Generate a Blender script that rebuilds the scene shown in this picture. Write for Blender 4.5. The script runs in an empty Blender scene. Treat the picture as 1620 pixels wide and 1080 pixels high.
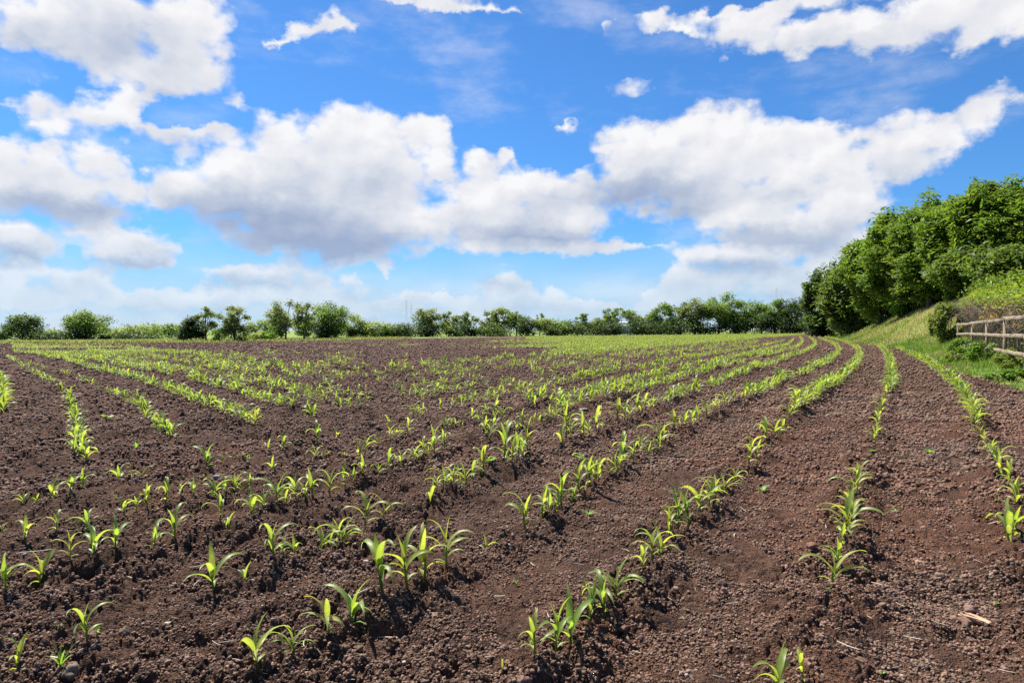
import bpy, math, random
import numpy as np

S = bpy.context.scene
C = S.collection
rad = math.radians

# ------------------------------------------------------------------ camera
CAM_H, FPX, HORIZON = 1.2, 1055.0, 525.0        # eye height (m), focal length and horizon row of a 1620x1080 frame
cam_d = bpy.data.cameras.new("camera")
cam = bpy.data.objects.new("camera", cam_d)
C.objects.link(cam)
cam.location = (0, 0, CAM_H)
cam_d.sensor_width = 36.0
cam_d.lens = 36.0 * FPX / 1620.0
cam_d.clip_start = 0.05
cam_d.clip_end = 20000
cam.rotation_euler = (rad(90) - math.atan((540 - HORIZON) / FPX), 0, 0)
S.camera = cam

# ------------------------------------------------------------------ light, exposure
SUN_AZ, SUN_EL = rad(-40), rad(57)              # azimuth from +Y (negative: to the left), elevation
SUN_STR, SKY_STR, EXPOSURE = 5.0, 0.066, 0.9
sun_d = bpy.data.lights.new("sun", 'SUN')
sun_d.energy = SUN_STR
sun_d.angle = rad(0.5)
sun_d.color = (1.0, 0.95, 0.87)
sun = bpy.data.objects.new("sun", sun_d)
C.objects.link(sun)
sun.rotation_euler = (rad(90) - SUN_EL, 0, math.pi - SUN_AZ)
S.view_settings.view_transform = 'Standard'
S.view_settings.look = 'None'
S.view_settings.exposure = EXPOSURE
S.view_settings.gamma = 1.0
S.view_settings.use_curve_mapping = False
S.cycles.use_denoising = False
S.cycles.max_bounces = 6
S.cycles.diffuse_bounces = 3
S.cycles.glossy_bounces = 2
S.cycles.transmission_bounces = 4
S.cycles.caustics_reflective = False
S.cycles.caustics_refractive = False


# ------------------------------------------------------------------ node helper
class NB:
    def __init__(self, tree):
        self.t = tree
        self.n = tree.nodes
        self.l = tree.links

    def node(self, typ, **kw):
        nd = self.n.new(typ)
        for k, v in kw.items():
            setattr(nd, k, v)
        return nd

    def put(self, sock, v):
        if isinstance(v, bpy.types.NodeSocket):
            self.l.new(v, sock)
        else:
            sock.default_value = v

    def m(self, op, a, b=None, c=None, clamp=False):
        nd = self.node('ShaderNodeMath', operation=op, use_clamp=clamp)
        self.put(nd.inputs[0], a)
        if b is not None:
            self.put(nd.inputs[1], b)
        if c is not None:
            self.put(nd.inputs[2], c)
        return nd.outputs[0]

    def v(self, op, a, b=None, c=None):
        nd = self.node('ShaderNodeVectorMath', operation=op)
        self.put(nd.inputs[0], a)
        if b is not None:
            self.put(nd.inputs[1], b)
        if c is not None:
            self.put(nd.inputs[2], c)
        return nd.outputs['Value'] if op in ('DOT_PRODUCT', 'LENGTH') else nd.outputs[0]

    def noise(self, vec, scale, detail=4, rough=0.55, lac=2.0, dist=0.0, color=False):
        nd = self.node('ShaderNodeTexNoise', noise_dimensions='2D')
        if vec is not None:
            self.l.new(vec, nd.inputs['Vector'])
        nd.inputs['Scale'].default_value = scale
        nd.inputs['Detail'].default_value = detail
        nd.inputs['Roughness'].default_value = rough
        nd.inputs['Lacunarity'].default_value = lac
        nd.inputs['Distortion'].default_value = dist
        return nd.outputs['Color' if color else 'Fac']

    def voro(self, vec, scale, detail=0, rough=0.5, out='Distance', feature='F1', smooth=None):
        nd = self.node('ShaderNodeTexVoronoi', feature=feature, voronoi_dimensions='2D')
        if vec is not None:
            self.l.new(vec, nd.inputs['Vector'])
        nd.inputs['Scale'].default_value = scale
        nd.inputs['Detail'].default_value = detail
        nd.inputs['Roughness'].default_value = rough
        if smooth is not None:
            nd.inputs['Smoothness'].default_value = smooth
        return nd.outputs[out]

    def ramp(self, fac, stops, interp='LINEAR'):
        nd = self.node('ShaderNodeValToRGB')
        cr = nd.color_ramp
        cr.interpolation = interp
        while len(cr.elements) < len(stops):
            cr.elements.new(0.5)
        for e, (p, col) in zip(cr.elements, stops):
            e.position = p
            e.color = (*col, 1) if len(col) == 3 else col
        self.l.new(fac, nd.inputs[0])
        return nd.outputs[0]

    def mix(self, fac, a, b, blend='MIX'):
        nd = self.node('ShaderNodeMix', data_type='RGBA', blend_type=blend)
        self.put(nd.inputs[0], fac)
        for s, x in ((nd.inputs[6], a), (nd.inputs[7], b)):
            self.put(s, (*x, 1) if isinstance(x, tuple) and len(x) == 3 else x)
        return nd.outputs[2]

    def smooth(self, x, lo, hi):
        nd = self.node('ShaderNodeMapRange', interpolation_type='SMOOTHSTEP')
        self.put(nd.inputs[0], x)
        nd.inputs[1].default_value = lo
        nd.inputs[2].default_value = hi
        return nd.outputs[0]


# ------------------------------------------------------------------ sky with cumulus clouds
# cumulus lobes as (x, y, half width, half height, weight), measured on the photograph and turned below into azimuth / elevation
LOBES = [
    # the big cloud, centre left
    (300, 292, 60, 42), (262, 312, 34, 30), (360, 268, 50, 48), (380, 315, 110, 52), (450, 235, 60, 50), (480, 290, 110, 70),
    (560, 225, 90, 48), (600, 275, 90, 60), (640, 208, 72, 30), (695, 216, 34, 30), (520, 345, 140, 34), (560, 330, 120, 60),
    (470, 372, 110, 34), (560, 390, 120, 28), (640, 350, 60, 40),
    # middle
    (790, 305, 90, 44), (850, 300, 70, 32), (905, 300, 50, 30), (760, 345, 110, 42), (880, 345, 90, 40), (800, 380, 120, 24),
    (690, 268, 36, 18), (770, 250, 34, 14), (800, 240, 16, 10),
    # right
    (1000, 235, 60, 42), (1050, 250, 90, 52), (1140, 215, 70, 50), (1180, 240, 100, 50), (1265, 225, 70, 36), (1010, 295, 90, 32),
    (1100, 300, 110, 46), (1230, 290, 110, 46), (1330, 260, 70, 46), (1340, 310, 70, 60), (1200, 345, 110, 40), (1290, 355, 90, 44),
    (1250, 382, 70, 18), (1420, 225, 56, 44), (1450, 260, 60, 24), (1490, 205, 66, 30), (1560, 168, 60, 22), (1340, 400, 60, 40),
    # left
    (90, 265, 70, 36), (160, 270, 56, 36), (40, 300, 80, 40), (110, 315, 100, 34), (200, 300, 36, 26), (10, 245, 36, 30),
    (30, 382, 60, 34), (195, 385, 56, 28), (200, 402, 78, 24), (130, 360, 100, 14),
    # top left
    (60, 30, 110, 40), (180, 40, 110, 50), (290, 45, 80, 50), (170, 90, 90, 34), (300, 95, 64, 44), (250, 130, 60, 24),
    (140, 180, 60, 26), (80, 205, 50, 16), (190, 165, 40, 24), (260, 205, 90, 16), (330, 212, 40, 10), (50, 130, 60, 10), (40, 160, 40, 10),
    # top middle and right
    (680, 6, 100, 16), (780, 18, 40, 8), (520, 45, 46, 15), (450, 64, 34, 9), (365, 157, 30, 9), (1030, 34, 38, 18), (1080, 52, 34, 10),
    (960, 46, 20, 6), (1190, 40, 74, 26), (1300, 52, 130, 26), (1430, 40, 140, 36), (1560, 28, 110, 40), (1620, 20, 70, 36), (1230, 6, 160, 14),
    (885, 200, 22, 9), (990, 135, 60, 10),
    # low
    (410, 432, 110, 17), (460, 440, 60, 14), (555, 455, 42, 13), (620, 436, 14, 10), (800, 448, 46, 15), (830, 478, 110, 20), (875, 465, 34, 18),
    (640, 478, 70, 20), (560, 485, 90, 18), (1120, 405, 44, 18), (1180, 415, 90, 22), (1240, 445, 90, 40), (1090, 445, 44, 18), (1160, 450, 60, 24),
    (130, 450, 80, 20), (140, 432, 26, 9), (20, 455, 50, 22), (60, 475, 90, 16), (230, 480, 100, 16), (350, 470, 90, 16), (440, 480, 60, 14),
    (45, 438, 40, 14), (120, 462, 50, 12), (210, 470, 40, 12), (270, 462, 40, 12), (340, 488, 60, 12), (420, 470, 50, 12), (500, 492, 60, 12), (690, 472, 40, 14), (760, 488, 50, 14), (900, 488, 40, 14), (1020, 485, 40, 10), (1120, 470, 40, 12),
    (930, 396, 160, 12), (1300, 430, 60, 46), (950, 490, 60, 10), (1060, 470, 60, 8), (760, 400, 100, 10), (480, 462, 90, 12),
]


def px_dir(px, py):
    a = math.atan((540 - HORIZON) / FPX)
    x, up = (px - 810) / FPX, (540 - py) / FPX
    y = math.cos(a) + up * math.sin(a)
    z = -math.sin(a) + up * math.cos(a)
    return math.atan2(x, y), math.atan2(z, math.hypot(x, y))


# soft grey undersides (x, y, half width, half height, darkness), measured the same way
GREYS = [
    (420, 345, 170, 40, .9), (520, 385, 180, 40, .95), (560, 300, 90, 40, .45), (480, 300, 60, 40, .45), (850, 375, 150, 22, .8), (860, 320, 60, 18, .4),
    (780, 345, 90, 20, .3), (1010, 305, 110, 34, .75), (1090, 330, 90, 22, .5), (1250, 378, 120, 24, .75), (1240, 300, 110, 16, .35),
    (1430, 255, 70, 26, .3), (100, 330, 150, 26, .75), (80, 300, 60, 20, .3), (30, 405, 70, 18, .7), (200, 418, 90, 18, .65), (200, 60, 120, 40, .45),
    (270, 150, 60, 26, .35), (80, 70, 80, 30, .35), (290, 212, 90, 12, .4), (410, 448, 110, 12, .5), (800, 458, 50, 10, .5), (560, 468, 50, 10, .4),
    (1180, 432, 90, 16, .7), (1120, 462, 70, 14, .4), (1240, 460, 80, 20, .4), (930, 400, 90, 10, .5), (850, 495, 110, 12, .5), (160, 470, 90, 16, .4),
    (620, 495, 90, 12, .4), (330, 485, 120, 12, .4), (1330, 70, 170, 14, .35), (1330, 400, 60, 30, .35),
]
AZ0, AZ1, NCOL = -0.80, 0.80, 129                  # table of the cloud cover: columns in azimuth, rows in elevation
EL0, EL1, NROW = -0.02, 0.50, 30


def cloud_table():
    az = np.linspace(AZ0, AZ1, NCOL)[None, :]
    el = np.linspace(EL0, EL1, NROW)[:, None]
    M = np.full((NROW, NCOL), -1.5)
    Ws = np.zeros((NROW, NCOL))
    Hs = np.zeros((NROW, NCOL))
    G = np.zeros((NROW, NCOL))
    for (x, y, rx, ry) in LOBES:
        a0, e0 = px_dir(x, y)
        ra, re = rx / FPX * math.cos(a0) ** 2 * 1.08, max(ry, 10) / FPX * math.cos(a0) * 1.08
        u, v = (az - a0) / ra, (el - e0) / re
        m = 1 - u * u - v * v
        w = np.maximum(m, 0)
        h = np.maximum(0.35 - np.abs(M - m), 0) / 0.35
        M = np.maximum(M, m) + h ** 3 * 0.35 / 6
        Ws += w
        Hs += w * v
    for (x, y, rx, ry, k) in GREYS:
        a0, e0 = px_dir(x, y)
        ra, re = rx / FPX * math.cos(a0) ** 2, max(ry, 14) / FPX * math.cos(a0)
        g = np.exp(-((az - a0) / ra) ** 2 - ((el - e0) / re) ** 2) * k
        G = np.maximum(G, g)
    return np.clip((M + 1.5) / 3, 0, 1), np.clip(Hs / (Ws + 0.12) * 0.5 + 0.5, 0, 1), np.clip(G, 0, 1)


def build_world():
    w = bpy.data.worlds.new("World")
    S.world = w
    w.use_nodes = True
    w.cycles.sampling_method = 'MANUAL'
    w.cycles.sample_map_resolution = 512
    t = w.node_tree
    t.nodes.clear()
    b = NB(t)
    out = b.node('ShaderNodeOutputWorld')
    bg = b.node('ShaderNodeBackground')
    bg.inputs[1].default_value = SKY_STR
    t.links.new(bg.outputs[0], out.inputs[0])
    sky = b.node('ShaderNodeTexSky', sky_type='NISHITA')
    sky.sun_disc = False
    sky.sun_elevation = SUN_EL
    sky.sun_rotation = SUN_AZ
    sky.altitude = 50
    sky.air_density = 1.0
    sky.dust_density = 0.3
    sky.ozone_density = 3.0
    tc = b.node('ShaderNodeTexCoord')
    sep = b.node('ShaderNodeSeparateXYZ')
    t.links.new(tc.outputs['Generated'], sep.inputs[0])
    az = b.m('ARCTAN2', sep.outputs[0], sep.outputs[1])
    el = b.m('ARCSINE', sep.outputs[2])
    cmb = b.node('ShaderNodeCombineXYZ')
    t.links.new(az, cmb.inputs[0])
    t.links.new(el, cmb.inputs[1])
    P0 = cmb.outputs[0]
    q = b.v('MULTIPLY', P0, (1.0, 1.3, 1.0))          # a little flatter than round
    w1 = b.v('MULTIPLY_ADD', b.noise(q, 9.0, 2, 0.5, color=True), (0.056, 0.034, 0.0), (-0.028, -0.017, 0.0))
    w2 = b.v('MULTIPLY_ADD', b.noise(q, 34.0, 4, 0.6, color=True), (0.030, 0.026, 0.0), (-0.015, -0.013, 0.0))
    P = b.v('ADD', b.v('ADD', P0, w1), w2)
    sp = b.node('ShaderNodeSeparateXYZ')
    t.links.new(P, sp.inputs[0])
    u = b.m('DIVIDE', b.m('SUBTRACT', sp.outputs[0], AZ0), AZ1 - AZ0, clamp=True)
    e = b.m('MULTIPLY', b.m('SUBTRACT', sp.outputs[1], EL0), (NROW - 1) / (EL1 - EL0))
    e = b.m('MINIMUM', b.m('MAXIMUM', e, 0.0), NROW - 1.0)
    uv = b.node('ShaderNodeCombineColor')
    for i in range(3):
        t.links.new(u, uv.inputs[i])
    acc = None
    tabs = cloud_table()
    xs = np.linspace(0, 1, NCOL)
    for r in range(NROW):
        cv = b.node('ShaderNodeRGBCurve')
        for ch in range(3):
            pts = cv.mapping.curves[ch].points
            row = tabs[ch][r]
            pts[0].location = (0, row[0])
            pts[1].location = (1, row[-1])
            for k in range(1, NCOL - 1):
                pts.new(float(xs[k]), float(row[k]))
            for p in pts:
                p.handle_type = 'VECTOR'
        cv.mapping.update()
        t.links.new(uv.outputs[0], cv.inputs['Color'])
        wt = b.m('SUBTRACT', 1.0, b.m('ABSOLUTE', b.m('SUBTRACT', e, float(r))), clamp=True)
        if acc is None:
            nd = b.node('ShaderNodeVectorMath', operation='SCALE')
            t.links.new(cv.outputs[0], nd.inputs[0])
            t.links.new(wt, nd.inputs['Scale'])
            acc = nd.outputs[0]
        else:
            acc = b.v('MULTIPLY_ADD', cv.outputs[0], wt, acc)
    tab = b.node('ShaderNodeSeparateXYZ')
    t.links.new(acc, tab.inputs[0])
    M = b.m('MULTIPLY_ADD', tab.outputs[0], 3.0, -1.5)
    H = b.m('MULTIPLY_ADD', tab.outputs[1], 2.0, -1.0)
    G = tab.outputs[2]

    def billow(vec):
        f = b.noise(vec, 20.0, 6, 0.55)
        g = b.voro(vec, 24.0, 2.0, 0.5)
        return b.m('MULTIPLY_ADD', g, -0.45, f)

    def puff(vec):
        f = b.noise(vec, 11.0, 5, 0.52)
        g = b.voro(vec, 15.0, 1.0, 0.5, feature='SMOOTH_F1', smooth=0.6)
        return b.m('MULTIPLY_ADD', g, -0.30, f)
    bA = billow(q)
    qp = b.v('ADD', q, b.v('MULTIPLY', w2, (0.5, 0.5, 0.0)))
    relief = b.m('SUBTRACT', puff(qp), puff(b.v('ADD', qp, (-0.010, 0.020, 0.0))))
    D = b.m('ADD', M, b.m('MULTIPLY_ADD', bA, 1.18, -0.15))
    wide = b.noise(b.v('MULTIPLY', P0, (1.0, 2.6, 1.0)), 5.0, 6, 0.6)
    wisp = b.m('MULTIPLY', b.smooth(wide, 0.47, 0.85), 0.38)
    alpha = b.smooth(D, -0.18, 0.70)
    low = b.smooth(el, 0.15, -0.01)
    alpha = b.m('MULTIPLY', alpha, b.m('MULTIPLY_ADD', low, -0.38, 1.0))
    alpha = b.m('MAXIMUM', alpha, b.m('MAXIMUM', wisp, b.m('MULTIPLY', low, b.m('MULTIPLY_ADD', b.smooth(wide, 0.33, 0.72), 0.50, 0.36))))
    alpha = b.m('MULTIPLY', alpha, 0.96)
    shade = b.m('MULTIPLY_ADD', H, 0.22, 0.92)           # lit tops, grey bases, relief between billows
    shade = b.m('MULTIPLY_ADD', G, -1.0, shade)
    shade = b.m('MULTIPLY_ADD', relief, 0.60, shade)
    shade = b.m('MULTIPLY_ADD', b.m('SUBTRACT', bA, 0.35), 0.13, shade)
    shade = b.m('ADD', shade, 0.0, clamp=True)
    cl = b.ramp(shade, [(0.0, (0.36, 0.43, 0.60)), (0.35, (0.53, 0.59, 0.71)), (0.65, (0.74, 0.765, 0.82)), (0.9, (0.91, 0.90, 0.915)), (1.0, (0.98, 0.975, 0.97))])
    cl = b.mix(b.m('MULTIPLY', low, 0.28), cl, (0.66, 0.78, 0.92))
    clk = b.v('SCALE', cl)
    clk.node.inputs['Scale'].default_value = 2.0 ** -EXPOSURE / SKY_STR
    clear = b.mix(1.0, sky.outputs[0], (0.40, 0.80, 1.20), 'MULTIPLY')
    pale = b.v('SCALE', (0.38, 0.65, 0.93))
    pale.node.inputs['Scale'].default_value = 2.0 ** -EXPOSURE / SKY_STR
    clear = b.mix(b.smooth(el, 0.16, -0.02), clear, pale)
    t.links.new(b.mix(alpha, clear, clk), bg.inputs[0])
    return w


build_world()


# ------------------------------------------------------------------ shared helpers
RNG = np.random.default_rng(11)
random.seed(11)


def mesh_np(name, V, F, mat, parent=None, col=None, smooth=False, link=True, mats=None, midx=None):
    """One mesh object from arrays. F: (n,3) or (n,4) array, or a list of such arrays; col: (nv,3) tint stored as the attribute 'tint'."""
    V = np.asarray(V, dtype=np.float32)
    Fs = F if isinstance(F, list) else [F]
    me = bpy.data.meshes.new(name)
    idx = np.concatenate([f.reshape(-1) for f in Fs]).astype(np.int32)
    tot = np.concatenate([np.full(len(f), f.shape[1], dtype=np.int32) for f in Fs])
    start = np.concatenate([[0], np.cumsum(tot)[:-1]]).astype(np.int32)
    me.vertices.add(len(V))
    me.vertices.foreach_set('co', V.reshape(-1))
    me.loops.add(len(idx))
    me.loops.foreach_set('vertex_index', idx)
    me.polygons.add(len(tot))
    me.polygons.foreach_set('loop_start', start)
    me.polygons.foreach_set('loop_total', tot)
    if smooth:
        me.polygons.foreach_set('use_smooth', np.ones(len(tot), dtype=bool))
    if col is not None:
        at = me.attributes.new('tint', 'FLOAT_COLOR', 'POINT')
        c4 = np.ones((len(V), 4), dtype=np.float32)
        c4[:, :3] = col
        at.data.foreach_set('color', c4.reshape(-1))
    for m in (mats or [mat]):
        me.materials.append(m)
    if midx is not None:
        me.polygons.foreach_set('material_index', np.asarray(midx, dtype=np.int32))
    me.update(calc_edges=True)
    ob = bpy.data.objects.new(name, me)
    if link:
        C.objects.link(ob)
    if parent is not None:
        ob.parent = parent
    return ob


def tag(o, label=None, cat=None, group=None, kind=None):
    if label:
        o['label'] = label
    if cat:
        o['category'] = cat
    if group:
        o['group'] = group
    if kind:
        o['kind'] = kind
    return o


def empty(name, loc, rz=0.0):
    o = bpy.data.objects.new(name, None)
    C.objects.link(o)
    o.empty_display_size = 0.1
    o.location = loc
    o.rotation_euler = (0, 0, rz)
    return o


def hash2(ix, iy, seed):
    h = (ix.astype(np.int64) * 374761393 + iy.astype(np.int64) * 668265263 + seed * 974711) & 0xFFFFFFFF
    h = ((h ^ (h >> 13)) * 1274126177) & 0xFFFFFFFF
    h = h ^ (h >> 16)
    return (h & 0xFFFFFF).astype(np.float64) / float(0x1000000)


def vnoise(x, y, seed=0):
    ix, iy = np.floor(x), np.floor(y)
    fx, fy = x - ix, y - iy
    fx, fy = fx * fx * fx * (fx * (fx * 6 - 15) + 10), fy * fy * fy * (fy * (fy * 6 - 15) + 10)
    a, b = hash2(ix, iy, seed), hash2(ix + 1, iy, seed)
    c, d = hash2(ix, iy + 1, seed), hash2(ix + 1, iy + 1, seed)
    return (a + (b - a) * fx) * (1 - fy) + (c + (d - c) * fx) * fy


def fbm(x, y, octs=4, seed=0, gain=0.5):
    s, amp, tot = 0, 1.0, 0
    for o in range(octs):
        s = s + amp * vnoise(x * 2 ** o + 17.3 * o, y * 2 ** o - 9.1 * o, seed + o)
        tot += amp
        amp *= gain
    return s / tot


def clod_noise(x, y, seed):
    """Rounded lumps: the highest of the domes whose random centres and radii lie in the cells around."""
    ix, iy = np.floor(x), np.floor(y)
    best = np.zeros_like(x)
    for dx in (-1, 0, 1):
        for dy in (-1, 0, 1):
            cx, cy = ix + dx, iy + dy
            px = cx + hash2(cx, cy, seed)
            py = cy + hash2(cx, cy, seed + 1)
            r = 0.35 + 0.5 * hash2(cx, cy, seed + 2)
            d2 = ((x - px) ** 2 + (y - py) ** 2) / (r * r)
            best = np.maximum(best, r * np.sqrt(np.maximum(1 - d2, 0)))
    return best


# ------------------------------------------------------------------ terrain
EDGE_Y = np.array([-60, 0, 5, 9, 13, 19, 28, 47, 73, 110, 170, 300, 2000.0])
EDGE_X = np.array([9.0, 8.6, 8.8, 9.2, 10.0, 12.9, 17.6, 27.0, 37.0, 53.0, 77.0, 130.0, 830.0])


def sstep(x, a, b):
    t = np.clip((x - a) / (b - a), 0, 1)
    return t * t * (3 - 2 * t)


def edge_x(y):
    return np.interp(y, EDGE_Y, EDGE_X)


def terrain(x, y):
    x, y = np.asarray(x, dtype=np.float64), np.asarray(y, dtype=np.float64)
    z = 0.008 * np.clip(x, -170, 150) * sstep(y, 30, 150)
    hb = np.interp(y, [0, 14, 20, 34, 60, 90, 120, 180, 260], [1.6, 1.7, 2.5, 3.8, 4.0, 3.4, 2.0, 0.8, 0.0])
    d = x - edge_x(y)
    z = z + hb * sstep(d, -0.2, 8.4)
    far = np.hypot(x, y)
    z = z + sstep(far, 350, 2500) * 6.0
    return z


def ground(px, py):
    """Point of the terrain seen at a pixel of the 1620x1080 frame."""
    t = (px - 810) / FPX
    ys = np.concatenate([np.linspace(1.0, 60, 600), np.geomspace(60.1, 600, 900)])
    f = CAM_H + (HORIZON - py) / FPX * ys - terrain(t * ys, ys)
    i = np.argmax(f <= 0)
    if f[i] > 0:
        i = len(ys) - 1
    y0, y1 = ys[max(i - 1, 0)], ys[i]
    f0, f1 = f[max(i - 1, 0)], f[i]
    y = y1 if f0 == f1 else y0 + (y1 - y0) * f0 / (f0 - f1)
    return t * y, y


# far edge of the ploughed field, as a distance for every direction x / y
FAR_T = np.array([-3.0, -0.80, -0.70, -0.575, -0.51, -0.44, -0.37, -0.30, -0.236, -0.15, 0.0, 0.2, 0.46, 3.0])
FAR_Y = np.array([28.0, 72.0, 76.0, 80.0, 82.0, 85.5, 92.0, 100.0, 109.0, 142.0, 178.0, 183.0, 184.0, 184.0])


def soil_mask(x, y):
    """> 0 inside the ploughed field, metres to its edge."""
    wob = (fbm(x * 0.9, y * 0.9, 3, 40) - 0.5) * 1.1
    side = edge_x(y) - x + wob
    yy = np.maximum(y, 0.5)
    far = np.interp(x / yy, FAR_T, FAR_Y) - y + wob * 4
    return np.minimum(side, np.where(y > 3, far, 50.0))


# the drill lines the soil was worked along, as pixel polylines of the photograph put on the ground
DRILL = [[(1700, 1080), (1660, 960), (1618, 850), (1590, 770), (1555, 690), (1520, 620), (1460, 572)], [(1230, 1150), (1275, 1075), (1330, 930), (1350, 780), (1380, 703), (1408, 620)],
         [(780, 1130), (850, 1070), (950, 975), (1015, 910), (1070, 830), (1160, 755), (1235, 670), (1325, 610)], [(250, 1130), (402, 1080), (556, 998), (706, 905), (830, 840), (930, 757), (1040, 700), (1190, 628)],
         [(-60, 1100), (133, 1029), (335, 940), (507, 871), (678, 800), (795, 742), (942, 685), (1100, 622)], [(-40, 970), (106, 911), (273, 862), (398, 822), (521, 783), (687, 722), (829, 675), (1000, 620)],
         [(-40, 875), (87, 847), (231, 811), (393, 770), (498, 740), (644, 691), (760, 660), (880, 635)]]


def drill_distance(x, y):
    best = np.full(x.shape, 9.0)
    sel = (np.hypot(x, y) < 16) & (np.hypot(x, y) > 1.4) & (y > 0)
    px, py = x[sel], y[sel]
    b = np.full(px.shape, 9.0)
    for line in DRILL:
        g = np.array([ground(*q) for q in line])
        for (ax, ay), (bx, by) in zip(g[:-1], g[1:]):
            dx, dy = bx - ax, by - ay
            t = np.clip(((px - ax) * dx + (py - ay) * dy) / (dx * dx + dy * dy), 0, 1)
            b = np.minimum(b, np.hypot(px - ax - t * dx, py - ay - t * dy))
    best[sel] = b
    return best


def soil_relief(x, y):
    r = np.hypot(x, y)
    wx = x + 0.05 * (fbm(x * 9, y * 9, 2, 5) - 0.5)
    wy = y + 0.05 * (fbm(x * 9, y * 9, 2, 6) - 0.5)
    patch = fbm(x * 1.3, y * 1.3, 3, 60)
    z = 0.075 * (fbm(x * 1.6, y * 1.6, 3, 1) - 0.5)
    z = z + (0.45 + 0.9 * patch) * 0.075 * clod_noise(wx / 0.17, wy / 0.17, 10) * sstep(fbm(x * 2.1, y * 2.1, 2, 70), 0.42, 0.62)
    lumpy = sstep(fbm(x * 3.1, y * 3.1, 2, 73), 0.34, 0.66)
    z = z + 0.044 * clod_noise(wx / 0.070, wy / 0.070, 20) * (0.25 + 1.0 * lumpy)
    z = z + 0.026 * clod_noise(wx / 0.034, wy / 0.034, 30) * (0.6 + 0.6 * lumpy)
    z = z + 0.014 * clod_noise(x / 0.017, y / 0.017, 35)
    z = z + 0.020 * (fbm(x * 34, y * 34, 3, 80, 0.6) - 0.5)
    z = z - 0.10 * np.clip(0.36 - fbm(x * 5.3, y * 5.3, 2, 85), 0, 1) * 2.2
    z = z + sstep(r, 7, 30) * 0.12 * (fbm(x * 0.9, y * 0.9, 2, 95) - 0.5) + sstep(r, 7, 30) * 0.13 * (fbm(x * 2.7, y * 2.7, 3, 90, 0.6) - 0.5)
    dd = drill_distance(x, y)
    calm = sstep(dd, 0.10, 0.26) * (1 - sstep(dd, 2.0, 4.0)) * sstep(x / np.maximum(y, 0.5), -0.35, 0.05)      # packed strips between the drill lines
    z = z * 1.08
    z = z * (1 - 0.50 * calm) - 0.014 * calm + 0.020 * np.exp(-(dd / 0.10) ** 2)
    return (z - 0.03) * (1.0 - 0.25 * sstep(r, 40, 120))


def tint_attr(b, name='tint'):
    nd = b.node('ShaderNodeAttribute')
    nd.attribute_name = name
    return nd.outputs['Color']


def new_mat(name):
    m = bpy.data.materials.new(name)
    m.use_nodes = True
    m.node_tree.nodes.clear()
    b = NB(m.node_tree)
    out = b.node('ShaderNodeOutputMaterial')
    return m, b, out


def noise3(b, vec, scale, detail=4, rough=0.55, color=False):
    o = b.noise(vec, scale, detail, rough, color=color)
    o.node.noise_dimensions = '3D'
    return o


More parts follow.
